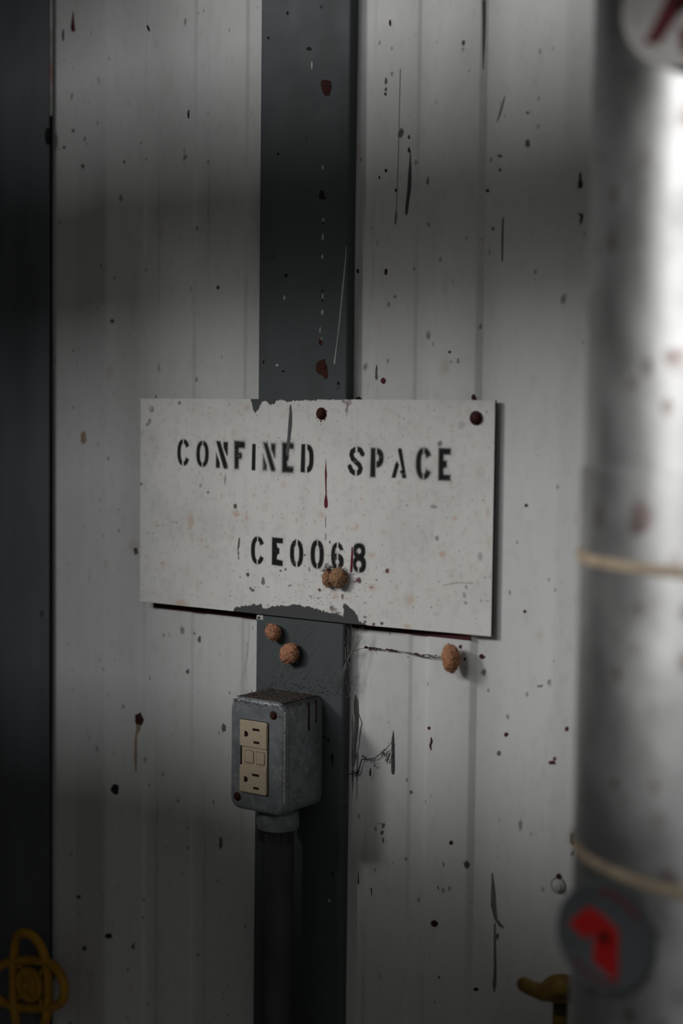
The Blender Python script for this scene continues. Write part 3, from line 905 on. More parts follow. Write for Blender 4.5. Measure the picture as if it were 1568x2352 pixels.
def sign_poly(pts, color, soft=0.5, rag=0.0, amt=1.0):
    P = [s_mm(*p) for p in pts]
    xs_ = [p[0] for p in P]; zs_ = [p[1] for p in P]
    sl = window(min(xs_), max(xs_), min(zs_), max(zs_), 0.004)
    d = sd_poly(GX[sl], GZ[sl], P)
    if rag:
        d = d + (fbm(d.shape, (max(2, d.shape[0] // 24), max(2, d.shape[1] // 4)), 5, 3) - 0.5) * rag
    blend(np.clip(0.5 - d / (soft * 0.0005 * 2), 0, 1) * amt, color, sl)


sign_poly([(577, 905), (577, 918), (579, 930), (582, 941), (586, 949), (590, 944), (595, 938), (597, 930), (601, 925), (607, 922), (613, 924), (622, 930), (629, 929), (635, 921), (645, 919), (652, 919), (660, 922), (667, 923), (673, 920), (690, 921), (700, 919), (720, 920), (745, 917), (775, 918), (803, 915), (815, 905)], GP, .6, .0026)
sign_poly([(535, 1425), (537, 1400), (542, 1394), (552, 1395), (560, 1390), (572, 1392), (583, 1386), (590, 1391), (598, 1388), (603, 1398), (612, 1397), (624, 1392), (645, 1390), (662, 1391), (680, 1389), (695, 1392), (708, 1393), (730, 1399), (752, 1406), (770, 1410), (786, 1415), (788, 1402), (786, 1392), (792, 1387), (798, 1390), (806, 1397), (815, 1405), (820, 1413), (824, 1424), (834, 1431), (846, 1437), (862, 1441), (875, 1460), (700, 1470)], GP, .6, .0034)
sign_poly([(665, 930), (669, 930), (671, 950), (671, 975), (668, 1000), (664, 1035), (663, 1045), (660, 1048), (657, 1045), (656, 1038), (660, 1000), (662, 970), (664, 945)], (0.085, 0.085, 0.086), .6)
sign_poly([(747.6, 1052), (749, 1062), (750, 1080), (751, 1090), (750, 1105), (750, 1125), (750.5, 1138), (752.5, 1150), (753, 1162), (750, 1168), (746, 1167), (744, 1160), (744.5, 1148), (747, 1135), (746.5, 1115), (746, 1100), (745.5, 1085), (747, 1068)], (0.11, 0.011, 0.022), .5)
sign_poly([(747, 1185), (748.6, 1190), (748, 1212), (746.5, 1212)], DR, .5)
sign_poly([(747, 1224), (749, 1228), (748.5, 1240), (747, 1242)], DR, .5)
sign_poly([(807, 1257), (810, 1256), (811, 1280), (809.5, 1312), (807, 1316), (804, 1315), (803.5, 1310), (805, 1285)], (0.11, 0.012, 0.024), .6)
sign_poly([(548, 1236), (551.5, 1235), (550, 1255), (547, 1264), (549, 1270), (548, 1276), (549, 1285), (546.5, 1285), (546, 1270), (545, 1258)], (0.05, 0.04, 0.03), .6, .0006, .9)
sign_poly([(1015, 1347), (1040, 1341), (1060, 1340), (1088, 1342), (1086, 1345), (1060, 1342), (1040, 1344), (1018, 1348)], (0.33, 0.28, 0.22), .6, .0005, .8)

def bend(x):
    """the plate is pulled back to the sheet at its right end by the corner bolt"""
    t = np.clip((np.asarray(x) - 0.252) / 0.13, 0, 1.25)
    return 0.0096 * np.where(t < 1, t * t * (2 - t), 1 + (t - 1))


def bent_x(x):
    return np.asarray(x) - bend(x) * (1.071 - np.asarray(x)) / 1.155


sign = empty('sign', (SW / 2, 0.0015, BZ), 'white painted metal sign stencilled CONFINED SPACE CE0068 in black, bolted across the grey post', 'sign')
me = bpy.data.meshes.new('printed_face')
V = np.stack([bent_x(GX), bend(GX), GZ + BZ], -1).reshape(-1, 3)
idx = np.arange(nx * nz).reshape(nz, nx)
Fq = np.stack([idx[:-1, :-1], idx[:-1, 1:], idx[1:, 1:], idx[1:, :-1]], -1).reshape(-1, 4)
me.vertices.add(len(V)); me.vertices.foreach_set('co', V.ravel())
me.loops.add(Fq.size); me.loops.foreach_set('vertex_index', Fq.ravel().astype(np.int32))
me.polygons.add(len(Fq)); me.polygons.foreach_set('loop_start', np.arange(0, Fq.size, 4, dtype=np.int32))
me.update(calc_edges=True)
ca = me.color_attributes.new('paint', 'FLOAT_COLOR', 'POINT')
ca.data.foreach_set('color', np.concatenate([img.reshape(-1, 3), np.ones((nx * nz, 1))], 1).astype(np.float32).ravel())
me.materials.append(M_sign)
face = bpy.data.objects.new('printed_face', me); col.objects.link(face); attach(face, sign)
b = MB()
xs_ = np.linspace(0, SW, 40)
vs = []
for x in xs_:
    X_, Y_ = float(bent_x(x)), float(bend(x))
    vs += [(X_, Y_ + .00005, BZ), (X_, Y_ + .0029, BZ), (X_, Y_ + .0029, BZ + SH), (X_, Y_ + .00005, BZ + SH)]
fs = [(4 * i + k, 4 * i + (k + 1) % 4, 4 * i + 4 + (k + 1) % 4, 4 * i + 4 + k) for i in range(39) for k in range(4)]
b.add(vs, fs + [(0, 1, 2, 3), (159, 158, 157, 156)], 0)
attach(b.build('plate', M_maroon), sign)


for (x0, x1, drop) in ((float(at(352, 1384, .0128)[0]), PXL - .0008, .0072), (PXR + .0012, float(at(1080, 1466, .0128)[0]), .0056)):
    b = MB(); b.box(x0, x1, .0127, .0133, BZ - drop, BZ + .02)  # dark strip added to deepen the shade under the sign's lower edge
    attach(b.build('shade_strip', M_maroon), sign)


def bolt(px, py, rpx, root, Y=0.0, mt=None, name='bolt', h=0.004):
    p = at(px, py, Y)
    r = rpx * 0.00046
    b = MB()
    b.lathe([(r * 1.25, 0.0), (r * 1.25, 0.0006), (r, 0.0008), (r * 0.97, h * .6), (r * .8, h * .85), (r * .4, h), (0.0001, h)], p, (0, -1, 0), 12)
    return attach(b.build(name, mt or M_rust), root)


bolt(738, 950, 10, sign); bolt(1093, 960, 11, sign, Y=float(bend(0.388)) - .0002, mt=M_maroon)
bolt(348, 938, 5, sign, mt=M_sign if False else M_white, h=0.001)
# rust halo crumbs around the middle bolt
for k in range(16):
    a = random.uniform(0, 6.28); q = random.uniform(11, 17)
    blob('rust_crumb', 738 + q * .8 * math.cos(a), 952 + q * math.sin(a), random.uniform(.8, 1.8), random.uniform(.8, 1.8), M_rust, sign, lambda x, y: at(x, y, 0.0), lambda x: 0.0, m=7)

# screw in the sheet at lower right
s = empty('wall_screw', tuple(on_wall(1282, 2034)), 'pale rusty screw head low on the wall between grey streak and round duct', 'screw')
p = on_wall(1282, 2034)
b = MB(); b.lathe([(.0062, -.001), (.0062, .0008), (.0045, .0012), (.0042, .0035), (.003, .0042), (.0001, .0044)], p, (0, -1, 0), 16)
attach(b.build('screw_head', M_white), s)
b = MB(); b.lathe([(.0070, -.001), (.0070, .0004), (.0060, .0006), (.0001, .0006)], p, (0, -1, 0), 16)
attach(b.build('rust_ring', M_rust), s)
b = MB(); q = on_wall(1283, 2013); b.lathe([(.003, -.0005), (.0028, .0008), (.0015, .0014), (.0001, .0016)], q, (0, -1, 0), 5)
attach(b.build('rust_lump', M_debris), s)

# ------------------------------------------------------------------ outlet box on the post
BXL, BXR, BYF, BYB = 0.1625, 0.2262, -0.0535, 0.0026
BZ0, BZ1 = BZ - 0.1735, BZ - 0.0695
box = empty('outlet_box', ((BXL + BXR) / 2, 0.0, BZ0), 'weathered grey cast metal electrical box with ivory outlet, mounted on the post below the sign', 'electrical box')


def rounded_rect(x0, x1, z0, z1, r, m=6):
    pts = []
    for (cx, cz, a0) in ((x1 - r, z1 - r, 0), (x0 + r, z1 - r, 90), (x0 + r, z0 + r, 180), (x1 - r, z0 + r, 270)):
        for k in range(m + 1):
            a = math.radians(a0 + 90 * k / m)
            pts.append((cx + r * math.cos(a), cz + r * math.sin(a)))
    return pts


def loft(rings, mt, name, root, cap=True):
    """rings: list of (outline [(x,z)], y)"""
    b = MB()
    m = len(rings[0][0])
    vs = [(x, y, z) for out, y in rings for x, z in out]
    fs = [(i * m + k, i * m + (k + 1) % m, (i + 1) * m + (k + 1) % m, (i + 1) * m + k) for i in range(len(rings) - 1) for k in range(m)]
    b.add(vs, fs, 0, True)
    if cap:
        nb = len(vs)
        b.add([vs[k] for k in range(m)], [tuple(range(m))], 0, False)
        b.add([vs[(len(rings) - 1) * m + k] for k in range(m)], [tuple(range(m))], 0, False)
    o = b.build(name, mt, fix=True)
    return attach(o, root)


def rr(d, y, r=0.010):
    return (rounded_rect(BXL + d, BXR - d, BZ0 + d, BZ1 - d, max(r - d, 0.001)), y)


YS = BYF + 0.0075                            # seam between the cover and the box
loft([rr(-0.0002, BYB, 0.011), rr(0, BYB - 0.004, 0.011), rr(0.0004, YS + 0.0012, 0.011), rr(0.0012, YS + 0.0002, 0.011)], M_box, 'box_body', box)
cover = loft([rr(0.0012, YS - 0.0002, 0.011), rr(0.0003, YS - 0.0010, 0.011), rr(0.0003, BYF + 0.0028, 0.011), rr(0.0009, BYF + 0.0012, 0.011), rr(0.0020, BYF + 0.0004, 0.011), rr(0.0036, BYF, 0.011)], M_box, 'cover_plate', box)
# worn bright metal along the right front edge of the cover
b = MB()
zz = np.linspace(BZ0 + 0.010, BZ1 - 0.008, 46)
pts = [(BXR - 0.00085 + 0.0003 * noise.noise((z * 400, 1, 1)), BYF + 0.0009 + 0.0002 * noise.noise((z * 300, 5, 2)), z) for z in zz]
b.tube(pts, [max(0.00015, 0.0008 + 0.0009 * noise.noise((z * 500, 3, 7))) for z in zz], 6)
M_worn = mat('worn_bare_edge', (0.42, 0.42, 0.41), 0.5, layers=[dict(kind='noise', scale=400, lo=.45, hi=.6, color=(0.16, 0.165, 0.17), amount=.9)])
attach(b.build('worn_edge', M_worn), box)

# receptacle
RX0, RX1 = 0.1731, 0.2052
pz = lambda px, py: float(at(px, py, BYF)[2])
pxx = lambda px, py: float(at(px, py, BYF)[0])
RX0 = pxx(553, 1735); RX1 = pxx(615, 1742)
RZT = pz(584, 1656); RZA = pz(584, 1717); RZB = pz(584, 1760); RZ0 = pz(584, 1822)
rec = empty('outlet', ((RX0 + RX1) / 2, BYF, RZ0), 'x', 'y')
for key in ('label', 'category'):
    del rec[key]
attach(rec, box)


def rattach(o):
    o.parent = rec
    o.matrix_parent_inverse = rec.matrix_basis.inverted()
    return o


def prism(name, out, y0, y1, mt, rd=0.0005):
    b = MB()
    m = len(out)
    c = np.mean(np.array(out), 0)
    ins = [(c[0] + (x - c[0]) * (1 - rd / max(abs(x - c[0]), .002)), c[1] + (z - c[1]) * (1 - rd / max(abs(z - c[1]), .002))) for x, z in out]
    vs = [(x, y1, z) for x, z in out] + [(x, y0 + rd, z) for x, z in out] + [(x, y0, z) for x, z in ins]
    fs = [(i * m + k, i * m + (k + 1) % m, (i + 1) * m + (k + 1) % m, (i + 1) * m + k) for i in range(2) for k in range(m)]
    b.add(vs, fs + [tuple(range(2 * m, 3 * m)), tuple(range(m))[::-1]], 0)
    return b.build(name, mt)


def rect(x0, x1, z0, z1):
    return rounded_rect(x0, x1, z0, z1, 0.0004, 1)


# recess shadow-gap frame, two raised faces and the lower middle section
rattach(prism('gap_frame', rounded_rect(RX0 - .0006, RX1 + .0010, RZ0 - .0008, RZT + .0006, .0015, 2), BYF - .0001, BYF + .002, M_slot, .0001))
for (z0, z1) in ((RZA, RZT), (RZ0, RZB)):
    rattach(prism('receptacle_face', rounded_rect(RX0, RX1, z0, z1, .0016, 3), BYF - .0022, BYF, M_ivory, .0006))
RM0 = RX0 + 0.0022
rattach(prism('button_section', rect(RM0, RX1 - .0002, RZB, RZA), BYF - .0012, BYF, M_ivory, .0002))
yb = BYF - .0012
for (u0, u1) in ((0.14, 0.46), (0.58, 0.90)):
    x0, x1 = RM0 + (RX1 - RM0) * u0, RM0 + (RX1 - RM0) * u1
    zA, zB = RZB + (RZA - RZB) * .17, RZB + (RZA - RZB) * .80
    rattach(prism('button_gap', rect(x0 - .0004, x1 + .0005, zA - .0005, zB + .0004), yb - .00008, yb + .0004, M_slot, .00005))
    rattach(prism('button', rect(x0, x1, zA, zB), yb - .0005, yb, M_ivory, .0003))
yf = BYF - .0022
for (z0, z1) in ((RZA, RZT), (RZ0, RZB)):
    h = z1 - z0
    for (u0, u1, v) in ((.48, .74, .70), (.52, .74, .22)):
        x0, x1 = RX0 + (RX1 - RX0) * u0, RX0 + (RX1 - RX0) * u1
        zc = z0 + h * v
        rattach(prism('slot', rect(x0, x1, zc - .0011, zc + .0011), yf - .0001, yf + .001, M_slot, .00005))
    cx, cz, r = RX0 + (RX1 - RX0) * .22, z0 + h * .49, .0026
    out = [(cx - .0012, cz - r), (cx + .0006, cz - r)] + [(cx + .0006 + r * math.cos(math.radians(a)), cz + r * math.sin(math.radians(a))) for a in range(-75, 76, 15)] + [(cx + .0006, cz + r), (cx - .0012, cz + r)]
    rattach(prism('ground_slot', out, yf - .0001, yf + .001, M_slot, .00005))
for (px, py) in ((628, 1643), (545, 1829)):
    bolt(px, py, 7.0, box, BYF, M_rust, 'cover_screw', .0022)

# conduit hub and pipe
PCY = -0.026
pc = at(643, 1905, PCY); pl, pr_ = at(597, 2050, PCY), at(671, 2050, PCY)
PCX = float((BXL + BXR) / 2 + 0.0035)
prad = 0.0150
b = MB()
b.lathe([(.014, BZ0 + .003), (.0155, BZ0 - .0005), (.0195, BZ0 - .004), (.0200, BZ0 - .014), (.0192, BZ0 - .0185), (.0165, BZ0 - .0200), (.0160, BZ0 - .0200)], (PCX, PCY, 0), (0, 0, 1), 28)
attach(b.build('conduit_hub', M_box), box)
cond = empty('conduit', (PCX, PCY, 0), 'dull grey conduit pipe running down the post from the electrical box', 'pipe')
b = MB()
b.lathe([(.0001, 0), (prad, 0), (prad, BZ0 - .0195), (.0001, BZ0 - .0195)], (PCX, PCY, 0), (0, 0, 1), 28)
attach(b.build('pipe', M_conduit), cond)
b = MB()
for k in range(60):
    a = random.uniform(math.pi, 2 * math.pi); r0 = random.uniform(.014, .0195)
    p0 = Vector((PCX + r0 * math.cos(a), PCY + r0 * math.sin(a), BZ0 - .020))
    b.tube([p0, p0 + Vector((random.uniform(-.003, .003), random.uniform(-.002, .001), -random.uniform(.002, .009))), p0 + Vector((random.uniform(-.005, .005), -.001, -random.uniform(.004, .016)))], .00012, 4)
tag(attach(b.build('web_tuft', M_debris), cond), kind='stuff')

# dust on the top of the box, and drips on its side
b = MB()
nxg, nyg = 40, 34
vs = []
for j in range(nyg):
    for i in range(nxg):
        x = BXL + .004 + (BXR - BXL - .008) * i / (nxg - 1); y = BYF + .003 + (BYB - BYF - .004) * j / (nyg - 1)
        e = min(1, min(i, nxg - 1 - i, j, nyg - 1 - j) / 4)
        h = e * (.0012 + .0012 * noise.noise((x * 260, y * 260, 3)) + .0009 * noise.noise((x * 700, y * 700, 9)))
        vs.append((x, y, BZ1 - .0005 + max(h, -.001)))
fs = [(j * nxg + i, j * nxg + i + 1, (j + 1) * nxg + i + 1, (j + 1) * nxg + i) for j in range(nyg - 1) for i in range(nxg - 1)]
b.add(vs, fs, 0, True)
for k in range(420):
    x = random.uniform(BXL + .002, BXR - .002); y = random.uniform(BYF - .001, BYB - .001)
    z = BZ1 + random.uniform(-.001, .0012)
    if y < BYF + .002:
        z -= .002
    d = Vector((random.uniform(-1, 1), random.uniform(-1, 1), random.uniform(-.2, .5))).normalized() * random.uniform(.001, .004)
    b.tube([(x, y, z), (x + d.x, y + d.y, z + abs(d.z))], random.uniform(.00006, .0002), 3)
for k in range(420):                           # fluff hanging over the front and side edges of the top
    if k % 3:
        p = Vector((random.uniform(BXL + .004, BXR - .003), BYF + random.uniform(-.0005, .003), BZ1 - .002))
    else:
        p = Vector((BXR + random.uniform(-.002, .0004), random.uniform(BYF + .004, BYB - .002), BZ1 - .002))
    p.z -= abs(random.gauss(0, .0014)) * (0.6 + 1.2 * abs(noise.noise((p.x * 120, p.y * 120, 2))))
    d = Vector((random.uniform(-1, 1), random.uniform(-.4, .2), random.uniform(-.9, .3))).normalized() * random.uniform(.0008, .0035)
    b.tube([p, p + d], random.uniform(.00006, .00022), 3)
for k in range(150):                           # crumbs and lint on the post just above the box
    x = random.uniform(BXL + .002, PXR - .002); z = BZ1 + abs(random.gauss(0, .010))
    p = Vector((x, PFY - random.uniform(.0002, .0012), z))
    d = Vector((random.uniform(-1, 1), random.uniform(-.3, .1), random.uniform(-1, 1))).normalized() * random.uniform(.0003, .0022)
    b.tube([p, p + d], random.uniform(.00006, .0003), 3)
tag(attach(b.build('dust_layer', M_dust, fix=False), box), kind='stuff')


def box_side_drip(y, z0, ln, wd, mt):
    b = MB()
    pts = [(BXR + .00005, y, z0), (BXR + .0001, y, z0 - ln * .5), (BXR + .0001, y, z0 - ln)]
    b.tube(pts, [wd * .8, wd * .8, wd], 6)
    attach(b.build('paint_drip', mt), box)


box_side_drip(-.018, BZ1 - .004, .026, .0011, M_maroon)
box_side_drip(-.007, BZ1 - .003, .021, .0009, M_maroon)

# ------------------------------------------------------------------ egg sacs
def sac(name, p, rx, ry, rz, mt, label, rot=0.0, seed=0, fz=260):
    root = empty(name, tuple(p), label, 'egg sac', 'spider egg sacs')
    bm = bmesh.new()
    bmesh.ops.create_icosphere(bm, subdivisions=5, radius=1.0)
    for v in bm.verts:
        d = v.co.normalized()
        q = 1 + .10 * noise.noise(d * 1.6 + Vector((seed * 7, 0, 0))) + .07 * noise.noise(d * 4.5 + Vector((seed, 3, 1))) - .16 * abs(noise.noise(d * 6 + Vector((1, seed, 2)))) - .10 * abs(noise.noise(d * 13 + Vector((seed, 1, 2))))
        q += 0.05 * noise.noise(d * 26)
        v.co = Vector((d.x * rx * q, d.y * ry * q, d.z * rz * q))
    bmesh.ops.rotate(bm, verts=bm.verts, cent=(0, 0, 0), matrix=Matrix.Rotation(rot, 3, 'Y'))
    me = bpy.data.meshes.new('silk_body')
    for f in bm.faces:
        f.smooth = True
    bm.to_mesh(me); bm.free()
    me.materials.append(mt)
    o = bpy.data.objects.new('silk_body', me); col.objects.link(o); o.parent = root
    b = MB()
    vv = me.vertices
    for k in range(fz):
        v = vv[random.randrange(len(vv))]
        c = v.co; nrm = v.normal
        if nrm.y > .5:
            continue
        t = nrm.cross(Vector((random.uniform(-1, 1), random.uniform(-1, 1), random.uniform(-1, 1)))).normalized()
        ln = random.uniform(.0012, .0035)
        b.tube([c, c + t * ln * .6 + nrm * ln * .12, c + t * ln + nrm * ln * random.uniform(.05, .5)], [.00018, .00014, .00006], 4)
    o2 = b.build('silk_fuzz', M_fuzz)
    tag(o2, kind='stuff'); o2.parent = root
    return root


sac('egg_sac', at(627, 1452, -.003), .0088, .0058, .0080, M_sac, 'smaller upper brown silk egg sac on the grey post just below the sign', .5, 1)
sac('egg_sac', at(665, 1501, -.003), .0116, .0062, .0096, M_sac, 'larger lower brown silk egg sac on the grey post above the outlet box', -.5, 2)
sac('egg_sac', at(753, 1328, -.004), .0058, .0052, .0082, M_sac2, 'narrow left one of the twin egg sacs stuck under the stencilled 6', .1, 3, 320)
sac('egg_sac', at(776, 1327, -.005), .0088, .0062, .0094, M_sac2, 'plump right one of the twin egg sacs stuck under the stencilled 6', .1, 4, 320)
sac('egg_sac', on_wall(1035, 1512, .012), .0086, .0070, .0128, M_sac, 'lone brown egg sac hanging by threads off the white wall right of the post', -.08, 5, 200)
# dried fluff on top of the twin sacs
b = MB()
for k in range(160):
    p = at(random.gauss(757, 9), random.gauss(1310, 6), -.004 + random.uniform(-.004, .003))
    d = Vector((random.uniform(-1, 1), random.uniform(-.5, .5), random.uniform(-1, 1))).normalized() * random.uniform(.001, .004)
    b.tube([p, Vector(p) + d], random.uniform(.00008, .00025), 4)
for k in range(60):
    p = at(random.gauss(792, 5), random.gauss(1318, 8), -.004 + random.uniform(-.004, .003))
    d = Vector((random.uniform(-1, 1), random.uniform(-.5, .5), random.uniform(-1, 1))).normalized() * random.uniform(.001, .005)
    b.tube([p, Vector(p) + d], random.uniform(.00006, .00015), 4)
tag(b.build('silk_debris', M_debris), 'tangle of dark red debris and silk around the twin egg sacs on the sign', 'debris', kind='stuff')

# thread with debris between the post and the lone sac
def strand(pts_px, Ys, rad, sag=0.0, nn=26, jit=0.0004):
    P = [Vector(at(x, y, Y)) for (x, y), Y in zip(pts_px, Ys)]
    out = []
    for k in range(nn + 1):
        t = k / nn * (len(P) - 1)
        i = min(int(t), len(P) - 2)
        p = P[i].lerp(P[i + 1], t - i)
        p.z -= sag * 4 * (k / nn) * (1 - k / nn)
        p += Vector((0, noise.noise((k * .6, P[0].x * 90, 1)), noise.noise((k * .6, P[0].x * 90, 7)))) * jit
        out.append(p)
    return out


b = MB()
p1 = strand([(800, 1499), (840, 1487), (920, 1496), (960, 1503), (1020, 1508)], [.006, .010, .011, .011, .010], .0002)
b.tube(p1, .00022, 5)
b.tube(strand([(930, 1498), (985, 1511), (1022, 1513)], [.011, .011, .010], .0002), .0003, 5)
b.tube(strand([(1045, 1492), (1056, 1484), (1070, 1470)], [.010, .012, .018], .0002), .0002, 4)
for (x0, x1, th) in ((838, 842, .0024), (842, 874, .0010), (886, 905, .0013), (905, 914, .0010), (951, 975, .0009), (985, 992, .001), (998, 1004, .0009)):
    for k in range(max(2, int((x1 - x0) / 3))):
        x = random.uniform(x0, x1); i = np.interp(x, [800, 840, 920, 960, 1020], [1499, 1487, 1496, 1503, 1508])
        c = Vector(at(x, i + random.uniform(-1, 1), .0105))
        d = Vector((random.uniform(.4, 1), 0, random.uniform(-.4, .4))).normalized() * random.uniform(.001, .0025)
        b.tube([c - d, c, c + d], [th * .2, th * random.uniform(.4, .8), th * .2], 5)
tag(b.build('silk_thread', M_debris), 'dark red debris strung on a silk thread from the post to the lone egg sac', 'thread')

# lower debris thread on the wall right of the outlet box
b = MB()
q = [on_wall(x, y, .003) for x, y in ((800, 1779), (822, 1775), (830, 1745), (860, 1742), (885, 1722), (900, 1704))]
b.tube(q, [.0003, .0008, .0005, .0004, .0004, .0002], 6)
for (x, y, k) in ((836, 1741, 6), (820, 1775, 8), (812, 1778, 6), (882, 1732, 10), (888, 1745, 6), (857, 1752, 5), (880, 1728, 8)):
    for _ in range(k):
        c = Vector(on_wall(x + random.gauss(0, 4), y + random.gauss(0, 4), .003))
        d = Vector((random.uniform(-1, 1), random.uniform(-.3, .3), random.uniform(-1, 1))).normalized() * random.uniform(.0005, .0022)
        b.tube([c - d, c, c + d], [.0001, random.uniform(.0002, .0006), .0001], 5)
b.tube([on_wall(861, 1755, .002), on_wall(859, 1775, .002), on_wall(855, 1790, .002), on_wall(848, 1791, .002)], .00015, 4)
b.tube([on_wall(896, 1730, .002), on_wall(890, 1745, .002), on_wall(888, 1752, .002)], [.0006, .0005, .0002], 5)
tag(b.build('silk_thread', M_black), 'black debris thread sagging on the white wall right of the outlet box', 'thread')

# cobwebs
b = MB()
def web(x, y, Y):
    return Vector(at(x, y, Y))
for k in range(34):                            # over the post between sign and box
    x0, y0 = random.uniform(570, 780), random.uniform(1415, 1590)
    a = random.choice([2.3, 2.5, -.9, 2.2, 1.9]) + random.gauss(0, .25); ln = random.uniform(30, 130)
    x1, y1 = x0 + ln * math.cos(a), y0 + ln * math.sin(a)
    x1 = min(max(x1, 566), 800); y1 = min(max(y1, 1412), 1592)
    b.tube([web(x0, y0, PFY - .0006), web((x0 + x1) / 2 + 2, (y0 + y1) / 2 + 2, PFY - .002), web(x1, y1, PFY - .0006)], .000042, 3)
for k in range(44):                            # corner between post side and sheet
    x0, y0 = random.gauss(800, 9), random.uniform(1425, 1600)
    x1, y1 = x0 + random.gauss(0, 9), y0 + random.uniform(10, 60)
    b.tube([web(x0, y0, random.uniform(-.001, .012)), web((x0 + x1) / 2 + random.gauss(0, 4), (y0 + y1) / 2, random.uniform(-.001, .012)), web(x1, y1, random.uniform(-.001, .012))], random.choice([.00006, .0001, .00016]), 3)
for k in range(18):
    b.tube([web(775 + random.uniform(-10, 10), 1600 - random.uniform(0, 30), .001), web(795, 1520, -.002), web(830 + random.uniform(-4, 6), 1440 + random.uniform(-4, 30), .004)], .00007, 3)
for k in range(9):                             # left of the post, sheet of silk to the box top
    x0, y0 = random.uniform(566, 574), random.uniform(1415, 1500)
    b.tube([web(x0, y0, .002), web(560 + random.uniform(-2, 6), 1530, .000), web(random.uniform(541, 572), 1592, -.03)], .00006, 3)
for k in range(14):                            # on the side of the box
    x0, y0 = random.uniform(665, 735), random.uniform(1630, 1740)
    p = Vector((BXR + .0006, random.uniform(BYF + .012, BYB - .002), random.uniform(BZ0 + .02, BZ1 - .012)))
    d = Vector((0, random.uniform(-.02, .02), random.uniform(-.02, .02)))
    b.tube([p, p + d * .5 + Vector((.001, 0, -.001)), p + d], .00006, 3)
for k in range(26):
    p = Vector((BXR + .0008, -.030 + random.gauss(0, .004), BZ0 + .070 + random.gauss(0, .003)))
    d = Vector((random.uniform(0, .5), random.uniform(-1, 1), random.uniform(-1, 1))).normalized() * random.uniform(.001, .004)
    b.tube([p, p + d], random.uniform(.00008, .0003), 3)
for k in range(40):                            # bottom corner tufts by the post's right edge
    x0, y0 = random.gauss(795, 8), random.uniform(1790, 1870)
    d = Vector((random.uniform(-1, 1), random.uniform(-.5, .5), random.uniform(-1, 1))) * random.uniform(.001, .007)
    p = web(x0, y0, random.uniform(.003, .014))
    b.tube([p, p + d], random.uniform(.00006, .00016), 3)
for k in range(26):                            # silk over the 6
    p = web(random.gauss(775, 9), random.gauss(1285, 15), -.0005)
    d = Vector((random.uniform(-.6, .6), 0, random.uniform(-1, 1))).normalized() * random.uniform(.003, .009)
    b.tube([p, p + d], .00006, 3)
tag(b.build('cobweb', M_web, fix=False), 'fine grey cobweb strands strung over the post, sign edge and outlet box', 'cobweb', kind='stuff')

# ------------------------------------------------------------------ round duct at right
DCX, DCY, DR_ = 0.726, -0.184, 0.128
duct = empty('round_duct', (DCX, DCY, 0), 'big galvanised round duct with tan straps standing close at the right edge', 'duct')
zl = BZ + 0.158
LEAN = math.radians(0.28)
b = MB()
b.lathe([(.0001, zl - .004), (DR_, zl - .004), (DR_, ZT - .002), (.0001, ZT - .002)], (DCX, DCY, 0), (0, 0, 1), 96)
attach(b.build('upper_jacket', M_duct), duct)
b = MB()
b.lathe([(.0001, .001), (DR_ + .0022, .001), (DR_ + .0022, zl - .0006), (DR_ + .0016, zl), (.0001, zl)], (DCX, DCY, 0), (0, 0, 1), 96)
attach(b.build('lower_jacket', M_duct), duct)


def duct_px(px, py, off=0.0):
    d = Vector(_f + _r * (px - IW / 2) / FPX - _u * (py - IH / 2) / FPX)
    o = Vector(CAM)
    R_ = DR_ + .0022 + off
    ox, oy = o.x - DCX, o.y - DCY
    A = d.x ** 2 + d.y ** 2; B = 2 * (ox * d.x + oy * d.y); Cc = ox * ox + oy * oy - R_ * R_
    disc = B * B - 4 * A * Cc
    t = (-B - math.sqrt(max(disc, 0))) / (2 * A)
    return o + d * t


for (px, py) in ((1500, 1308), (1500, 2034)):
    z = duct_px(px, py).z
    b = MB()
    rb = DR_ + .0024
    b.lathe([(rb, z - .0030), (rb + .0012, z - .0030), (rb + .0016, z - .0015), (rb + .0016, z + .0015), (rb + .0012, z + .0030), (rb, z + .0030)], (DCX, DCY, 0), (0, 0, 1), 96)
    attach(b.build('strap', M_strap), duct)
# horizontal lock seams in the jacket
for py in ():
    z = duct_px(1460, py).z
    b = MB(); b.lathe([(DR_ - .001, z - .003), (DR_ + .0012, z - .001), (DR_ + .0012, z + .001), (DR_ - .001, z + .003)], (DCX, DCY, 0), (0, 0, 1), 96)
    attach(b.build('seam', M_duct), duct)


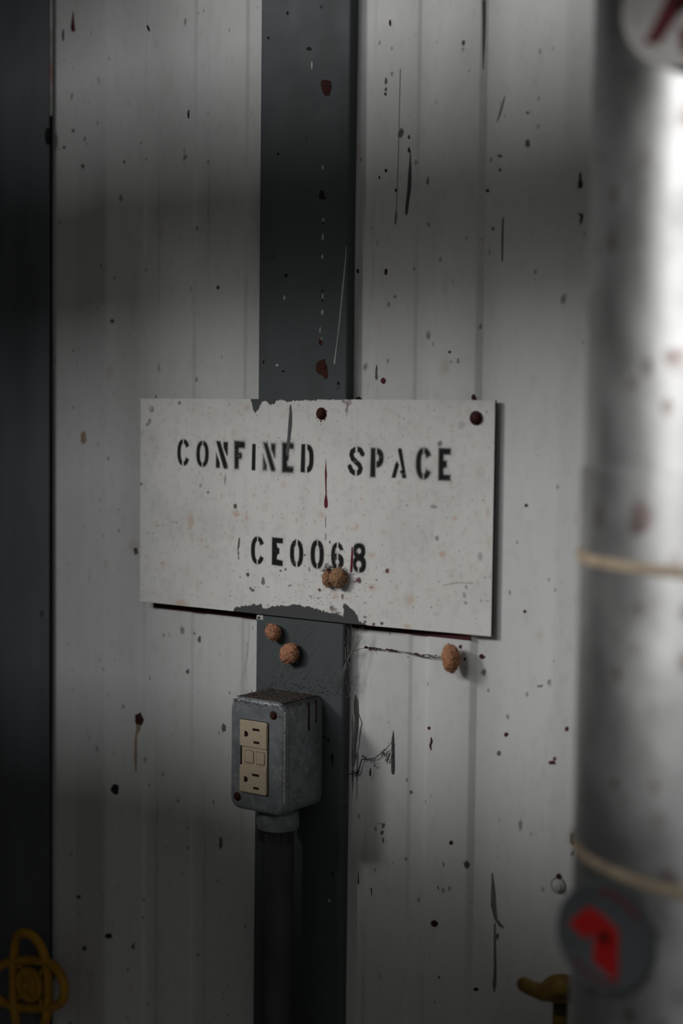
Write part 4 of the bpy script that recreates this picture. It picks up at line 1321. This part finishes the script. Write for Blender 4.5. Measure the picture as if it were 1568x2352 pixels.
def cap(px, py, off, rad, yaw_deg, mt, red, polys, label, arcs):
    """round insulation washer on a pin; polys in disc coordinates (x right, z up) in units of the radius"""
    p = duct_px(px, py)
    c = p
    camdir = Vector((-_f[0], -_f[1], 0)).normalized()
    nrm = Matrix.Rotation(math.radians(yaw_deg), 3, 'Z') @ camdir
    rt = Vector((0, 0, 1)).cross(nrm).normalized()
    up = Vector((0, 0, 1))
    c = c + nrm * off
    root = empty('insulation_cap', tuple(c), label, 'disc', 'round caps on the duct')
    b = MB()
    b.lathe([(.0001, -.003), (rad * .96, -.003), (rad, -.002), (rad, .0005), (rad * .97, .0012), (rad * .90, .0010), (rad * .86, .0), (.0001, .0)], c, nrm, 56)
    attach(b.build('washer', mt), root)
    W_ = lambda q, h=.0006: c + rt * q[0] * rad + up * q[1] * rad + nrm * h
    for pl_ in polys:
        b = MB()
        m = len(pl_)
        b.add([W_(q, 0.0) for q in pl_] + [W_(q, .0004) for q in pl_], [tuple(range(m, 2 * m))] + [(k, (k + 1) % m, m + (k + 1) % m, m + k) for k in range(m)], 0)
        attach(b.build('printed_mark', red), root)
    for (a0, a1, r0, r1) in arcs:
        b = MB()
        nn = 16
        vs = []
        for k in range(nn + 1):
            a = math.radians(a0 + (a1 - a0) * k / nn)
            for r in (r0, r1):
                vs.append(W_((r * math.cos(a), r * math.sin(a)), .0004))
        vs += [v - nrm * .0004 for v in vs]
        q = 2 * (nn + 1)
        fs = [(2 * k, 2 * k + 1, 2 * k + 3, 2 * k + 2) for k in range(nn)] + [(q + 2 * k, q + 2 * k + 2, q + 2 * k + 3, q + 2 * k + 1) for k in range(nn)]
        b.add(vs, fs, 0)
        attach(b.build('printed_ring', M_capred2), root)
    b = MB(); b.lathe([(.0001, -.004 - off), (.0016, -.004 - off), (.0034, .0006), (.0034, .0018), (.0022, .0028), (.0001, .003)], c, nrm, 16)
    attach(b.build('pin', M_slot), root)
    return root


cap(1408, 2143, .010, .0335, -40, M_capg, M_capred,
    [[(-.34, .50), (-.02, .38), (.28, .18), (.28, -.76), (-.22, -.50), (-.22, .02), (-.42, -.12), (-.76, .10)]],
    'dark grey round cap with a red printed mark low on the duct', [(35, 100, .78, .86), (-140, -70, .78, .86)])
cap(1572, 18, .006, .0345, -32, M_capw, M_capred2,
    [[(-.62, -.55), (-.36, -.58), (.05, -.05), (.3, -.02), (.22, .5), (-.05, .55)], [(-.02, -.36), (.3, -.36), (.3, -.8), (.02, -.76)]],
    'white round cap with dark red mark at the top right corner', [(-150, -80, .86, .95)])

# ------------------------------------------------------------------ yellow valve handwheels
def handwheel(root, c, ax, rt, up, R_, mt, tr, hubm, bonnet, wave=.05, nn=2.5):
    """four-lobed wheel of two interlaced oval loops around a hub; ax points to the operator"""
    c = Vector(c); ax = Vector(ax).normalized(); rt = Vector(rt).normalized(); up = Vector(up).normalized()
    for (sa, sb, ph) in ((.47, 1.0, 0), (1.0, .45, 1)):
        b = MB()
        pts = []
        for k in range(96):
            a = 2 * math.pi * (k + .5) / 96
            dz = math.cos(2 * a) * wave * R_ * (1 if ph else -1)
            ca_, sa_ = math.cos(a), math.sin(a)
            x = sa * math.copysign(abs(ca_) ** (2 / nn), ca_)
            z = sb * math.copysign(abs(sa_) ** (2 / nn), sa_)
            if ph:
                x, z = x * math.cos(.22) - z * math.sin(.22), x * math.sin(.22) + z * math.cos(.22)
            pts.append(c + (rt * x + up * z) * R_ + ax * dz)
        b.tube(pts, tr, 12, closed=True)
        attach(b.build('rim_loop', mt), root)
    b = MB()
    hr = .33 * R_
    b.lathe([(.0001, -.006), (hr * .9, -.006), (hr, -.004), (hr, .001), (hr * .92, .0025), (hr * .8, .0018), (hr * .45, .0018), (hr * .42, .003), (.0001, .003)], c, ax, 28)
    attach(b.build('hub', hubm), root)
    b = MB()
    b.lathe([(.0048, .003), (.0048, .0065), (.003, .0078), (.0001, .008)], c, ax, 6, smooth=False)
    attach(b.build('stem_nut', hubm), root)
    for k in range(4):
        a = math.radians(45 + 90 * k)
        e = (rt * math.cos(a) + up * math.sin(a))
        b = MB(); b.tube([c + e * hr * .85 - ax * .004, c + e * .52 * R_ - ax * .002], [.003, .0025], 8)
        attach(b.build('spoke', hubm), root)
    b = MB(); b.tube([c - ax * .004, c - ax * bonnet], .0055, 12)
    attach(b.build('stem', M_brass), root)


wy = -0.014
wc = at(66, 2262, wy)
hw1 = empty('valve_handwheel', (wc[0], YW - .001, wc[2]), 'yellow four-lobed valve handwheel in front of the wall at the lower left corner', 'valve wheel', 'yellow valve handwheels')
handwheel(hw1, wc, (0, -1, 0), (1, 0, 0), (0, 0, 1), .0570, M_yellow, .0050, M_yellow, YW - wy + .006)
wy2 = -0.030
wc2 = at(1287, 2272, wy2)
hw2 = empty('valve_handwheel', (wc2[0], wc2[1], wc2[2] - .12), 'dirty yellow handwheel on an upright stem beside the duct foot at lower right', 'valve wheel', 'yellow valve handwheels')
_ax = Vector((-.58 * .26, .81 * .26, .966)).normalized()
_rt = Vector((.9, .44, 0)); _rt = (_rt - _ax * _rt.dot(_ax)).normalized()
handwheel(hw2, wc2, _ax, _rt, _ax.cross(_rt), .0300, M_olive, .0060, M_olive, .02, wave=.12)
b = MB(); b.lathe([(.0060, -.005), (.0062, -.06), (.010, -.07), (.014, -.10), (.014, -.16), (.020, -.165), (.020, -.22), (.0001, -.22)], wc2, (0, 0, 1), 20)
attach(b.build('bonnet', M_olive), hw2)
b = MB(); b.tube([Vector(wc2) + Vector((0, 0, -.20)), Vector((wc2[0], YW - .002, wc2[2] - .20))], .015, 16)
attach(b.build('valve_body', M_brass), hw2)
